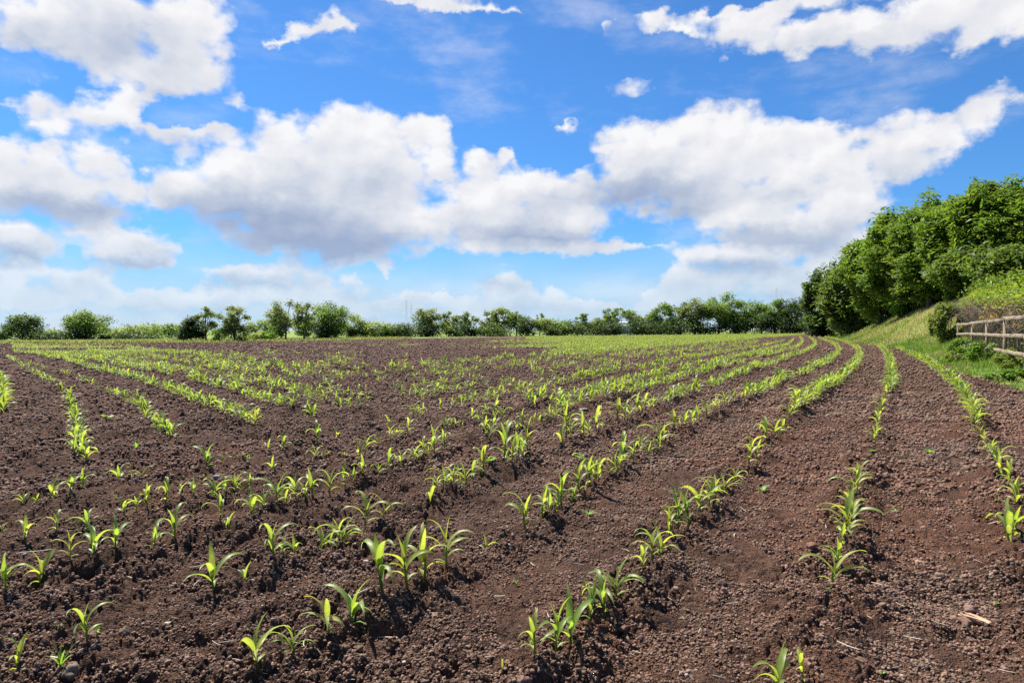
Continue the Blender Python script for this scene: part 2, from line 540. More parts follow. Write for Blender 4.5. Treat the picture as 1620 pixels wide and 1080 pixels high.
def soil_material():
    m, b, out = new_mat('dark_tilled_soil')
    geo = b.node('ShaderNodeNewGeometry')
    pos = geo.outputs['Position']
    big = noise3(b, pos, 0.55, 4, 0.6)
    mid = noise3(b, pos, 9.0, 5, 0.6)
    fine = noise3(b, pos, 85.0, 4, 0.65)
    base = b.ramp(mid, [(0.3, (0.052, 0.028, 0.018)), (0.5, (0.102, 0.055, 0.035)), (0.72, (0.170, 0.096, 0.061))])
    sxy = b.node('ShaderNodeSeparateXYZ')
    b.l.new(pos, sxy.inputs[0])
    side = b.m('MULTIPLY', b.smooth(sxy.outputs[0], -0.6, 2.4), b.smooth(sxy.outputs[1], 14.0, 4.0))
    red = b.smooth(b.m('MULTIPLY_ADD', side, 0.16, big), 0.50, 0.70)
    base = b.mix(b.m('MULTIPLY', red, 0.5), base, (0.175, 0.076, 0.042))      # redder subsoil in patches, mostly on the bank side
    base = b.mix(b.m('MULTIPLY', b.smooth(fine, 0.52, 0.72), 0.6), base, (0.270, 0.160, 0.108))  # sunlit crumb tops put into the colour as paler grains
    base = b.mix(b.m('MULTIPLY', b.smooth(fine, 0.48, 0.28), 0.7), base, (0.038, 0.023, 0.018))
    sp = b.voro(pos, 60.0, out='Distance')
    sp.node.voronoi_dimensions = '3D'
    pr = b.voro(pos, 60.0, out='Color')
    pr.node.voronoi_dimensions = '3D'
    sx = b.node('ShaderNodeSeparateColor')
    b.l.new(pr, sx.inputs[0])
    crumb = b.m('MULTIPLY', b.smooth(sp, 0.30, 0.12), b.smooth(sx.outputs[0], 0.95, 0.97))
    base = b.mix(b.m('MULTIPLY', crumb, 0.8), base, (0.42, 0.33, 0.24))                            # pale crumbs of chaff and grit
    grain = b.voro(pos, 95.0, 1.5, 0.6, out='Distance')
    grain.node.voronoi_dimensions = '3D'
    pat = noise3(b, pos, 2.1, 4, 0.65)
    base = b.mix(b.m('MULTIPLY', b.smooth(pat, 0.52, 0.34), 0.55), base, (0.045, 0.025, 0.019))  # furrow shadow put into the soil colour as dark patches
    base = b.mix(b.m('MULTIPLY', b.smooth(pat, 0.55, 0.75), 0.35), base, (0.165, 0.095, 0.066))
    med = noise3(b, pos, 26.0, 3, 0.6)
    base = b.mix(b.m('MULTIPLY', b.smooth(med, 0.46, 0.30), 0.55), base, (0.040, 0.023, 0.017))
    base = b.mix(b.m('MULTIPLY', b.smooth(med, 0.54, 0.72), 0.40), base, (0.240, 0.138, 0.092))
    bs = b.node('ShaderNodeBsdfPrincipled')
    b.l.new(base, bs.inputs['Base Color'])
    bs.inputs['Roughness'].default_value = 0.85
    bs.inputs['Specular IOR Level'].default_value = 0.12
    bp = b.node('ShaderNodeBump')
    bp.inputs['Strength'].default_value = 1.0
    bp.inputs['Distance'].default_value = 0.02
    b.l.new(b.m('ADD', b.m('ADD', b.m('MULTIPLY', fine, 0.7), b.m('MULTIPLY', med, 1.6)), b.m('MULTIPLY', grain, -0.7)), bp.inputs['Height'])
    b.l.new(bp.outputs[0], bs.inputs['Normal'])
    b.l.new(bs.outputs[0], out.inputs[0])
    return m


def turf_material():
    m, b, out = new_mat('rough_turf')
    geo = b.node('ShaderNodeNewGeometry')
    pos = geo.outputs['Position']
    big = noise3(b, pos, 0.16, 4, 0.6)
    mid = noise3(b, pos, 1.7, 4, 0.6)
    col = b.ramp(mid, [(0.3, (0.110, 0.180, 0.034)), (0.55, (0.180, 0.260, 0.055)), (0.8, (0.280, 0.300, 0.105))])
    col = b.mix(b.m('MULTIPLY', b.smooth(big, 0.47, 0.66), 0.75), col, (0.300, 0.270, 0.135))
    bs = b.node('ShaderNodeBsdfPrincipled')
    b.l.new(col, bs.inputs['Base Color'])
    bs.inputs['Roughness'].default_value = 0.9
    bs.inputs['Specular IOR Level'].default_value = 0.1
    bp = b.node('ShaderNodeBump')
    bp.inputs['Strength'].default_value = 1.0
    bp.inputs['Distance'].default_value = 0.08
    b.l.new(noise3(b, pos, 8.0, 4, 0.65), bp.inputs['Height'])
    b.l.new(bp.outputs[0], bs.inputs['Normal'])
    b.l.new(bs.outputs[0], out.inputs[0])
    return m


MAT_SOIL, MAT_TURF = soil_material(), turf_material()


def build_ground():
    dep = np.concatenate([np.arange(1500, 640, -12.0), np.arange(640, 8, -0.82), np.array([])])
    r = CAM_H * FPX / dep
    r = np.concatenate([[0.02, 0.3, 0.55], r, np.geomspace(r[-1] * 1.012, 6000, 170)])
    fine = np.arange(-0.74, 0.7401, 0.00125)
    a = np.concatenate([np.linspace(-math.pi, -1.25, 40), np.arange(-1.2, -0.742, 0.004), fine, np.arange(0.744, 1.2, 0.004), np.linspace(1.25, math.pi, 40)])
    A, R = np.meshgrid(a, r)
    X, Y = R * np.sin(A), R * np.cos(A)
    Z = terrain(X, Y)
    mask = soil_mask(X, Y)
    rel = soil_relief(X, Y)
    turf = 0.10 * (fbm(X * 1.1, Y * 1.1, 3, 55) - 0.5) + 0.05 * (fbm(X * 4, Y * 4, 2, 56) - 0.5)
    k = sstep(mask, -0.15, 0.35)
    Z = Z + rel * k + (turf + 0.03) * (1 - k)
    nr, na = X.shape
    V = np.stack([X, Y, Z], -1).reshape(-1, 3)
    i = np.arange(nr - 1)[:, None] * na + np.arange(na - 1)[None, :]
    F = np.stack([i, i + 1, i + na + 1, i + na], -1).reshape(-1, 4)
    fm = (mask[:-1, :-1] > 0).reshape(-1)
    for name, sel, mat in (('ploughed_field', fm, MAT_SOIL), ('grass_bank', ~fm, MAT_TURF)):
        f = F[sel][:, ::-1]
        use = np.zeros(len(V), dtype=bool)
        use[f] = True
        remap = np.cumsum(use) - 1
        o = mesh_np(name, V[use], remap[f], mat, smooth=True)
        tag(o, kind='structure')
    return


build_ground()


def surf(x, y):
    """Height of the finished ground."""
    x, y = np.atleast_1d(np.asarray(x, float)), np.atleast_1d(np.asarray(y, float))
    k = sstep(soil_mask(x, y), -0.15, 0.35)
    turf = 0.10 * (fbm(x * 1.1, y * 1.1, 3, 55) - 0.5) + 0.05 * (fbm(x * 4, y * 4, 2, 56) - 0.5)
    return terrain(x, y) + soil_relief(x, y) * k + (turf + 0.03) * (1 - k)


# ------------------------------------------------------------------ clods and crumbs of soil lying on the tilth
def ico(sub):
    p = (1 + 5 ** 0.5) / 2
    V = np.array([(-1, p, 0), (1, p, 0), (-1, -p, 0), (1, -p, 0), (0, -1, p), (0, 1, p), (0, -1, -p), (0, 1, -p), (p, 0, -1), (p, 0, 1), (-p, 0, -1), (-p, 0, 1)], float)
    F = np.array([(0, 11, 5), (0, 5, 1), (0, 1, 7), (0, 7, 10), (0, 10, 11), (1, 5, 9), (5, 11, 4), (11, 10, 2), (10, 7, 6), (7, 1, 8), (3, 9, 4), (3, 4, 2), (3, 2, 6), (3, 6, 8), (3, 8, 9), (4, 9, 5), (2, 4, 11), (6, 2, 10), (8, 6, 7), (9, 8, 1)])
    V /= np.linalg.norm(V, axis=1)[:, None]
    for _ in range(sub):
        e = {}
        Vl = [tuple(v) for v in V]
        nf = []

        def mid(a, b):
            k = (min(a, b), max(a, b))
            if k not in e:
                v = np.array(Vl[a]) + np.array(Vl[b])
                Vl.append(tuple(v / np.linalg.norm(v)))
                e[k] = len(Vl) - 1
            return e[k]
        for a, b, c in F:
            ab, bc, ca = mid(a, b), mid(b, c), mid(c, a)
            nf += [(a, ab, ca), (b, bc, ab), (c, ca, bc), (ab, bc, ca)]
        V, F = np.array(Vl), np.array(nf)
    return V, F


def lump(sub, rng, rough=0.33):
    V, F = ico(sub)
    V = V.copy()
    d = np.ones(len(V))
    for fq, am in ((1.6, 0.55), (3.4, 0.35), (6.5, 0.18)):
        k = rng.normal(size=(3, 3)) * fq
        ph = rng.uniform(0, 6.28, 3)
        d += rough * am * np.sin(V @ k.T + ph).sum(1) / 1.5
    V *= np.clip(d, 0.45, 1.7)[:, None]
    for _ in range(3):                                    # broken faces
        n = rng.normal(size=3)
        n /= np.linalg.norm(n)
        h = V @ n
        c = np.quantile(h, 0.86)
        V -= np.maximum(h - c, 0)[:, None] * n * 0.8
    return V, F


def scatter_lumps(protos, P, size, squash, yaw, tilt):
    """Copies of the prototype lumps put at P: arrays of vertices and faces."""
    VV, FF, order, off = [], [], [], 0
    n = len(P)
    which = RNG.integers(0, len(protos), n)
    for k, (pv, pf) in enumerate(protos):
        s = np.where(which == k)[0]
        if not len(s):
            continue
        cy, sy = np.cos(yaw[s]), np.sin(yaw[s])
        ct, st = np.cos(tilt[s]), np.sin(tilt[s])
        v = pv[None] * np.stack([size[s], size[s] * squash[s], size[s] * 0.78], -1)[:, None, :]
        y1 = v[..., 1] * ct[:, None] - v[..., 2] * st[:, None]
        z1 = v[..., 1] * st[:, None] + v[..., 2] * ct[:, None]
        x2 = v[..., 0] * cy[:, None] - y1 * sy[:, None]
        y2 = v[..., 0] * sy[:, None] + y1 * cy[:, None]
        w = np.stack([x2, y2, z1], -1) + P[s][:, None, :]
        VV.append(w.reshape(-1, 3))
        FF.append((pf[None] + (np.arange(len(s)) * len(pv))[:, None, None] + off).reshape(-1, 3))
        off += len(s) * len(pv)
        order.append(s)
    return np.concatenate(VV), np.concatenate(FF), np.concatenate(order)


def polar_points(n, r0, r1, half=0.74, power=2.0):
    r = (r0 ** power + (r1 ** power - r0 ** power) * RNG.random(n)) ** (1 / power)
    a = RNG.uniform(-half, half, n)
    return r * np.sin(a), r * np.cos(a), r


def crumb_material():
    m, b, out = new_mat('pale_soil_crumbs')  # lighter than the ground below: bright tops and dark gaps put into colour
    geo = b.node('ShaderNodeNewGeometry')
    pos = geo.outputs['Position']
    big = noise3(b, pos, 0.55, 4, 0.6)
    mid = noise3(b, pos, 14.0, 4, 0.6)
    fine = noise3(b, pos, 160.0, 3, 0.65)
    base = b.ramp(mid, [(0.3, (0.150, 0.091, 0.063)), (0.5, (0.225, 0.140, 0.097)), (0.72, (0.300, 0.198, 0.143))])
    sxy = b.node('ShaderNodeSeparateXYZ')
    b.l.new(pos, sxy.inputs[0])
    side = b.m('MULTIPLY', b.smooth(sxy.outputs[0], -0.6, 2.4), b.smooth(sxy.outputs[1], 14.0, 4.0))
    red = b.smooth(b.m('MULTIPLY_ADD', side, 0.16, big), 0.50, 0.70)
    base = b.mix(b.m('MULTIPLY', red, 0.38), base, (0.255, 0.128, 0.080))
    base = b.mix(1.0, base, b.ramp(fine, [(0.3, (0.72, 0.72, 0.72)), (0.7, (1.2, 1.2, 1.2))]), 'MULTIPLY')
    base = b.mix(1.0, base, tint_attr(b), 'MULTIPLY')
    bs = b.node('ShaderNodeBsdfPrincipled')
    b.l.new(base, bs.inputs['Base Color'])
    bs.inputs['Roughness'].default_value = 0.85
    bs.inputs['Specular IOR Level'].default_value = 0.15
    bp = b.node('ShaderNodeBump')
    bp.inputs['Strength'].default_value = 0.7
    bp.inputs['Distance'].default_value = 0.004
    b.l.new(fine, bp.inputs['Height'])
    b.l.new(bp.outputs[0], bs.inputs['Normal'])
    b.l.new(bs.outputs[0], out.inputs[0])
    return m


MAT_CRUMB = crumb_material()


def build_clods():
    rng = np.random.default_rng(5)
    p2 = [lump(2, rng, 0.62) for _ in range(12)]
    p1 = [lump(1, rng, 0.5) for _ in range(12)]
    p0 = [lump(0, rng, 0.42) for _ in range(16)]
    VV, FF, CC, off = [], [], [], 0
    #   count  near  far  smallest largest power prototypes, spread of distances
    for n, r0, r1, s0, s1, al, pr, pw in ((420, 1.5, 5.0, 0.011, 0.026, 2.6, p2, 1.2), (37000, 1.5, 3.8, 0.0042, 0.0090, 1.6, p1, 1.6), (35000, 1.5, 3.7, 0.0030, 0.0065, 1.2, p0, 1.6),
                                          (70000, 3.4, 6.2, 0.0046, 0.0115, 1.6, p0, 1.7), (135000, 5.8, 11.5, 0.008, 0.020, 1.7, p0, 1.6),
                                          (125000, 10.5, 23.0, 0.014, 0.034, 1.7, p0, 1.5), (80000, 21.0, 48.0, 0.022, 0.055, 1.7, p0, 1.4), (80000, 42.0, 130.0, 0.035, 0.095, 1.6, p0, 1.3)):
        half = 1.15 if r1 < 12 else 0.80                  # wider than the picture, for a step to the side
        x, y, r = polar_points(int(n * half / 0.74), r0, r1, half, pw)
        n = len(x)
        patch = fbm(x * 1.3, y * 1.3, 3, 60)
        hole = fbm(x * 6.0, y * 6.0, 2, 66)
        keep = (soil_mask(x, y) > 0.05) & (RNG.random(n) < 0.45 + 1.6 * np.clip(patch - 0.25, 0, 1)) & (hole > 0.33)
        x, y = x[keep], y[keep]
        m = len(x)
        s = s0 + (s1 - s0) * RNG.random(m) ** al
        z = surf(x, y) + s * RNG.uniform(-0.1, 0.55, m)
        v, f, which = scatter_lumps(pr, np.stack([x, y, z], -1), s, RNG.uniform(0.6, 1.0, m), RNG.uniform(0, 6.28, m), RNG.uniform(-0.6, 0.6, m))
        VV.append(v)
        FF.append(f + off)
        per = RNG.uniform(0.55, 1.25, (m, 1)) * (1 + RNG.normal(size=(m, 3)) * np.array([0.06, 0.04, 0.05]))
        CC.append(np.repeat(per[which], len(pr[0][0]), axis=0))
        off += len(v)
    o = mesh_np('soil_clods', np.concatenate(VV), np.concatenate(FF), MAT_CRUMB, col=np.clip(np.concatenate(CC), 0, 2), smooth=True)
    tag(o, label='crumbly brown clods of tilled soil all over the field', cat='soil clods', kind='stuff')


build_clods()


# ------------------------------------------------------------------ foliage
def leaf_material(name, trans=0.35, rough=0.55, spec=0.25, gain=1.6, hue=(1.25, 1.1, 0.55)):
    m, b, out = new_mat(name)
    t = tint_attr(b)
    bs = b.node('ShaderNodeBsdfPrincipled')
    b.l.new(t, bs.inputs['Base Color'])
    bs.inputs['Roughness'].default_value = rough
    bs.inputs['Specular IOR Level'].default_value = spec
    tr = b.node('ShaderNodeBsdfTranslucent')
    tc = b.v('MULTIPLY', t, tuple(gain * h for h in hue))
    b.l.new(tc, tr.inputs[0])
    mx = b.node('ShaderNodeMixShader')
    mx.inputs[0].default_value = trans
    b.l.new(bs.outputs[0], mx.inputs[1])
    b.l.new(tr.outputs[0], mx.inputs[2])
    b.l.new(mx.outputs[0], out.inputs[0])
    return m


def bark_material(name, a, c):
    m, b, out = new_mat(name)
    geo = b.node('ShaderNodeNewGeometry')
    n = noise3(b, geo.outputs['Position'], 6.0, 4, 0.6)
    bs = b.node('ShaderNodeBsdfPrincipled')
    b.l.new(b.ramp(n, [(0.3, a), (0.7, c)]), bs.inputs['Base Color'])
    bs.inputs['Roughness'].default_value = 0.9
    b.l.new(bs.outputs[0], out.inputs[0])
    return m


MAT_LEAF = leaf_material('tree_leaves', 0.42, 0.5, 0.35, 1.8)
MAT_BARK = bark_material('grey_brown_bark', (0.045, 0.036, 0.028), (0.12, 0.10, 0.08))


def tube(path, radii, sides=6):
    """Vertices and quads of a tube along a path."""
    path = np.asarray(path, float)
    n = len(path)
    d = np.gradient(path, axis=0)
    d /= np.linalg.norm(d, axis=1)[:, None] + 1e-9
    ref = np.where(np.abs(d[:, 2:3]) > 0.9, np.array([[1.0, 0, 0]]), np.array([[0, 0, 1.0]]))
    u = np.cross(d, ref)
    u /= np.linalg.norm(u, axis=1)[:, None] + 1e-9
    w = np.cross(d, u)
    a = np.arange(sides) * 2 * math.pi / sides
    ring = np.cos(a)[None, :, None] * u[:, None, :] + np.sin(a)[None, :, None] * w[:, None, :]
    V = (path[:, None, :] + ring * np.asarray(radii, float)[:, None, None]).reshape(-1, 3)
    i = np.arange(n - 1)[:, None] * sides + np.arange(sides)[None, :]
    j = np.arange(n - 1)[:, None] * sides + (np.arange(sides)[None, :] + 1) % sides
    F = np.stack([i, j, j + sides, i + sides], -1).reshape(-1, 4)
    return V, F


class Bag:
    def __init__(self):
        self.V, self.F, self.c, self.n = [], [], [], 0

    def add(self, V, F, col=None):
        self.V.append(V)
        self.F.append(F + self.n)
        self.n += len(V)
        if col is not None:
            self.c.append(np.broadcast_to(np.asarray(col, float), (len(V), 3)))

    def build(self, name, mat, parent=None, smooth=False):
        F = []
        for k in (3, 4):
            g = [f for f in self.F if f.shape[1] == k]
            if g:
                F.append(np.concatenate(g))
        return mesh_np(name, np.concatenate(self.V), F, mat, parent, np.concatenate(self.c) if self.c else None, smooth)


def leaf_cards(P, size, rng, long=1.0, flat=0.0, droop=0.0, fold=True):
    """Small kite-shaped leaf sprays centred on P. flat: 0 any way up, 1 lying level."""
    n = len(P)
    nrm = rng.normal(size=(n, 3))
    nrm[:, 2] = np.abs(nrm[:, 2]) + flat * 2.0
    nrm /= np.linalg.norm(nrm, axis=1)[:, None]
    t = rng.normal(size=(n, 3))
    t[:, 2] -= droop
    t -= nrm * (t * nrm).sum(1)[:, None]
    t /= np.linalg.norm(t, axis=1)[:, None] + 1e-9
    s = np.cross(nrm, t)
    L = (size * long)[:, None]
    W = (size / math.sqrt(long))[:, None]
    b = rng.uniform(-0.25, 0.25, (n, 1))
    v0 = P - t * L * 0.5
    v1 = P + s * W * 0.5 + t * L * b * 0.4 + nrm * W * 0.12
    v2 = P + t * L * 0.5 - nrm * L * 0.12
    v3 = P - s * W * 0.5 + t * L * b * 0.4 + nrm * W * 0.12
    V = np.stack([v0, v1, v2, v3], 1).reshape(-1, 3)
    F = np.arange(n * 4).reshape(n, 4)
    return V, F


TONES = {                                             # leaf colours, with sun, shade and distance haze put into some
    'dark': (0.050, 0.088, 0.024), 'mid': (0.085, 0.140, 0.032), 'light': (0.150, 0.215, 0.046), 'yellow': (0.170, 0.225, 0.056),
    'grey': (0.115, 0.155, 0.062), 'ash': (0.095, 0.165, 0.026), 'deep': (0.030, 0.056, 0.018), 'fresh': (0.120, 0.225, 0.034),
}


def crown_lobes(w, h, z0, rng, style):
    """Lobes of a crown as rows (x, y, z, rx, rz)."""
    L = []
    if style == 'open':
        n, lo, hi = 26, 0.09, 0.17
    elif style == 'bank':
        n, lo, hi = 64, 0.055, 0.145
    elif style == 'dense':
        n, lo, hi = 34, 0.11, 0.22
    elif style == 'umbrella':
        n, lo, hi = 26, 0.13, 0.23
    elif style == 'cone':
        n, lo, hi = 24, 0.14, 0.24
    elif style == 'low':
        n, lo, hi = 20, 0.16, 0.28
    else:
        n, lo, hi = 26, 0.14, 0.24
    for i in range(n):
        for _ in range(60):
            p = rng.uniform(-1, 1, 3)
            d = np.linalg.norm(p)
            if d > 1 or d < 0.35:
                continue
            if style == 'umbrella' and p[2] < -0.45:
                continue
            if style == 'open' and p[2] < -0.7:
                continue
            if style == 'cone' and math.hypot(p[0], p[1]) > 0.62 - 0.5 * p[2]:
                continue
            break
        k = rng.uniform(lo, hi)
        L.append((p[0] * w * 0.42, p[1] * w * 0.42, z0 + (p[2] * 0.5 + 0.5) * (h - z0) * 0.9 + 0.05 * (h - z0), k * w, k * w * rng.uniform(0.6, 0.85)))
    return np.array(L)


def make_tree(name, label, cat, x, y, w, h, style='dense', tone='mid', leaves=1500, card=0.42, seed=0, group=None, bare=0.22, depth=1.0, long=1.5, z=None, flat=0.4, trunk=True, spread=1.0):
    """A tree as an Empty at the foot of its trunk with the children trunk and crown."""
    rng = np.random.default_rng(1000 + seed)
    z = float(terrain(x, y)) - 0.05 if z is None else z
    root = empty(name, (x, y, z))
    tag(root, label, cat, group)
    z0 = h * bare * (1.0 if style == 'bank' else 0.65)
    lobes = crown_lobes(w, h, z0, rng, style)
    lobes[:, 1] *= depth
    vol = lobes[:, 3] ** 2
    cnt = np.maximum((leaves * vol / vol.sum()).astype(int), 8)
    base = np.array(TONES[tone]) * (1.0 if style == 'bank' else 1.05 if tone in ('yellow', 'light', 'fresh') else 1.30)  # all but the bank crowns toned up: distance haze put into leaf colour
    bag = Bag()
    for (lx, ly, lz, rx, rz), c in zip(lobes, cnt):
        d = rng.normal(size=(c, 3))
        d /= np.linalg.norm(d, axis=1)[:, None]
        r = rng.random(c) ** (0.40 if style != 'open' else 0.55) * spread
        # the outline breaks into small sprays
        jag = 1 + (0.55 if style == 'bank' else 0.38) * np.sin(d @ (rng.normal(size=3) * 5) + rng.uniform(0, 6)) * np.sin(d @ (rng.normal(size=3) * 7))
        p = np.stack([lx + d[:, 0] * rx * r * jag, ly + d[:, 1] * rx * r * jag, lz + d[:, 2] * rz * r * jag], -1)
        s = card * rng.uniform(0.55, 1.3, c)
        V, F = leaf_cards(p, s, rng, long, flat, 0.4)
        col = base * rng.uniform(0.8, 1.25) * rng.uniform(0.65, 1.45, (c, 1)) * (1 + rng.normal(size=(c, 3)) * np.array([0.10, 0.05, 0.10]))
        bag.add(V, F, np.repeat(np.clip(col, 0.004, 0.5), 4, axis=0))
    if style == 'bank':                                   # loose foliage that fills the crown between its clumps
        c = int(leaves * 0.55)
        d = rng.normal(size=(c, 3))
        d /= np.linalg.norm(d, axis=1)[:, None]
        r = rng.random(c)[:, None] ** 0.40
        wob = 1 + 0.16 * np.sin(d @ (rng.normal(size=3) * 4) + 1.0) + 0.12 * np.sin(d @ (rng.normal(size=3) * 9))
        p = d * r * wob[:, None] * np.array([w * 0.47, w * 0.47 * depth, (h - z0) * 0.47]) + np.array([0, 0, z0 + (h - z0) * 0.5])
        V, F = leaf_cards(p, card * rng.uniform(0.55, 1.3, c), rng, long, flat, 0.4)
        col = base * rng.uniform(0.65, 1.45, (c, 1)) * (1 + rng.normal(size=(c, 3)) * np.array([0.10, 0.05, 0.10]))
        bag.add(V, F, np.repeat(np.clip(col, 0.004, 0.5), 4, axis=0))
    bag.build('crown', MAT_LEAF, root)
    if trunk:
        tb = Bag()
        rt = max(0.018 * h, 0.05) * (1.15 if style == 'open' else 1.0)
        top = np.array([rng.normal() * 0.05 * w, rng.normal() * 0.04 * w, h * 0.62])
        pth = [np.array([0, 0, -0.15]), np.array([0.0, 0.0, h * 0.08]), top * 0.45 + np.array([rng.normal() * 0.02 * w, 0, 0]), top]
        V, F = tube(pth, [rt * 1.5, rt * 1.1, rt * 0.85, rt * 0.4], 7)
        tb.add(V, F)
        order = np.argsort(-lobes[:, 3])
        for k in order[:14]:
            end = lobes[k, :3] + np.array([0, 0, lobes[k, 4] * 0.3])
            s0 = rng.uniform(0.25, 0.75)
            st = top * s0
            if end[2] < st[2]:
                st = top * max(0.12, 0.7 * end[2] / h)
            md = st * 0.5 + end * 0.5 + np.array([0, 0, 0.06 * h]) * rng.uniform(0, 1)
            V, F = tube([st, st * 0.72 + md * 0.28 + np.array([0, 0, 0.01 * h]), md, end], [rt * 0.55, rt * 0.45, rt * 0.32, rt * 0.12], 5)
            tb.add(V, F)
            for _ in range(2):
                e2 = end + rng.normal(size=3) * lobes[k, 3] * 0.55
                V, F = tube([md, md * 0.45 + e2 * 0.55 + np.array([0, 0, 0.02 * h]), e2], [rt * 0.25, rt * 0.17, rt * 0.07], 4)
                tb.add(V, F)
        tb.build('trunk', MAT_BARK, root, smooth=True)
    return root


def tree_px(name, cat, label, cx, top, wpx, Y, style='dense', tone='mid', leaves=1500, card=None, group=None, **kw):
    """A tree from where it stands in the photograph: column, top row, width in pixels of 1620x1080, and its distance."""
    x = (cx - 810) / FPX * Y
    z = float(terrain(x, Y))
    h = max((HORIZON - top) * Y / FPX + CAM_H - z, 0.5)
    w = wpx * Y / FPX
    return make_tree(name, label, cat, x, Y, w, h, style, tone, leaves, card or 0.0019 * Y, seed=int(cx * 7 + top), group=group, **kw)


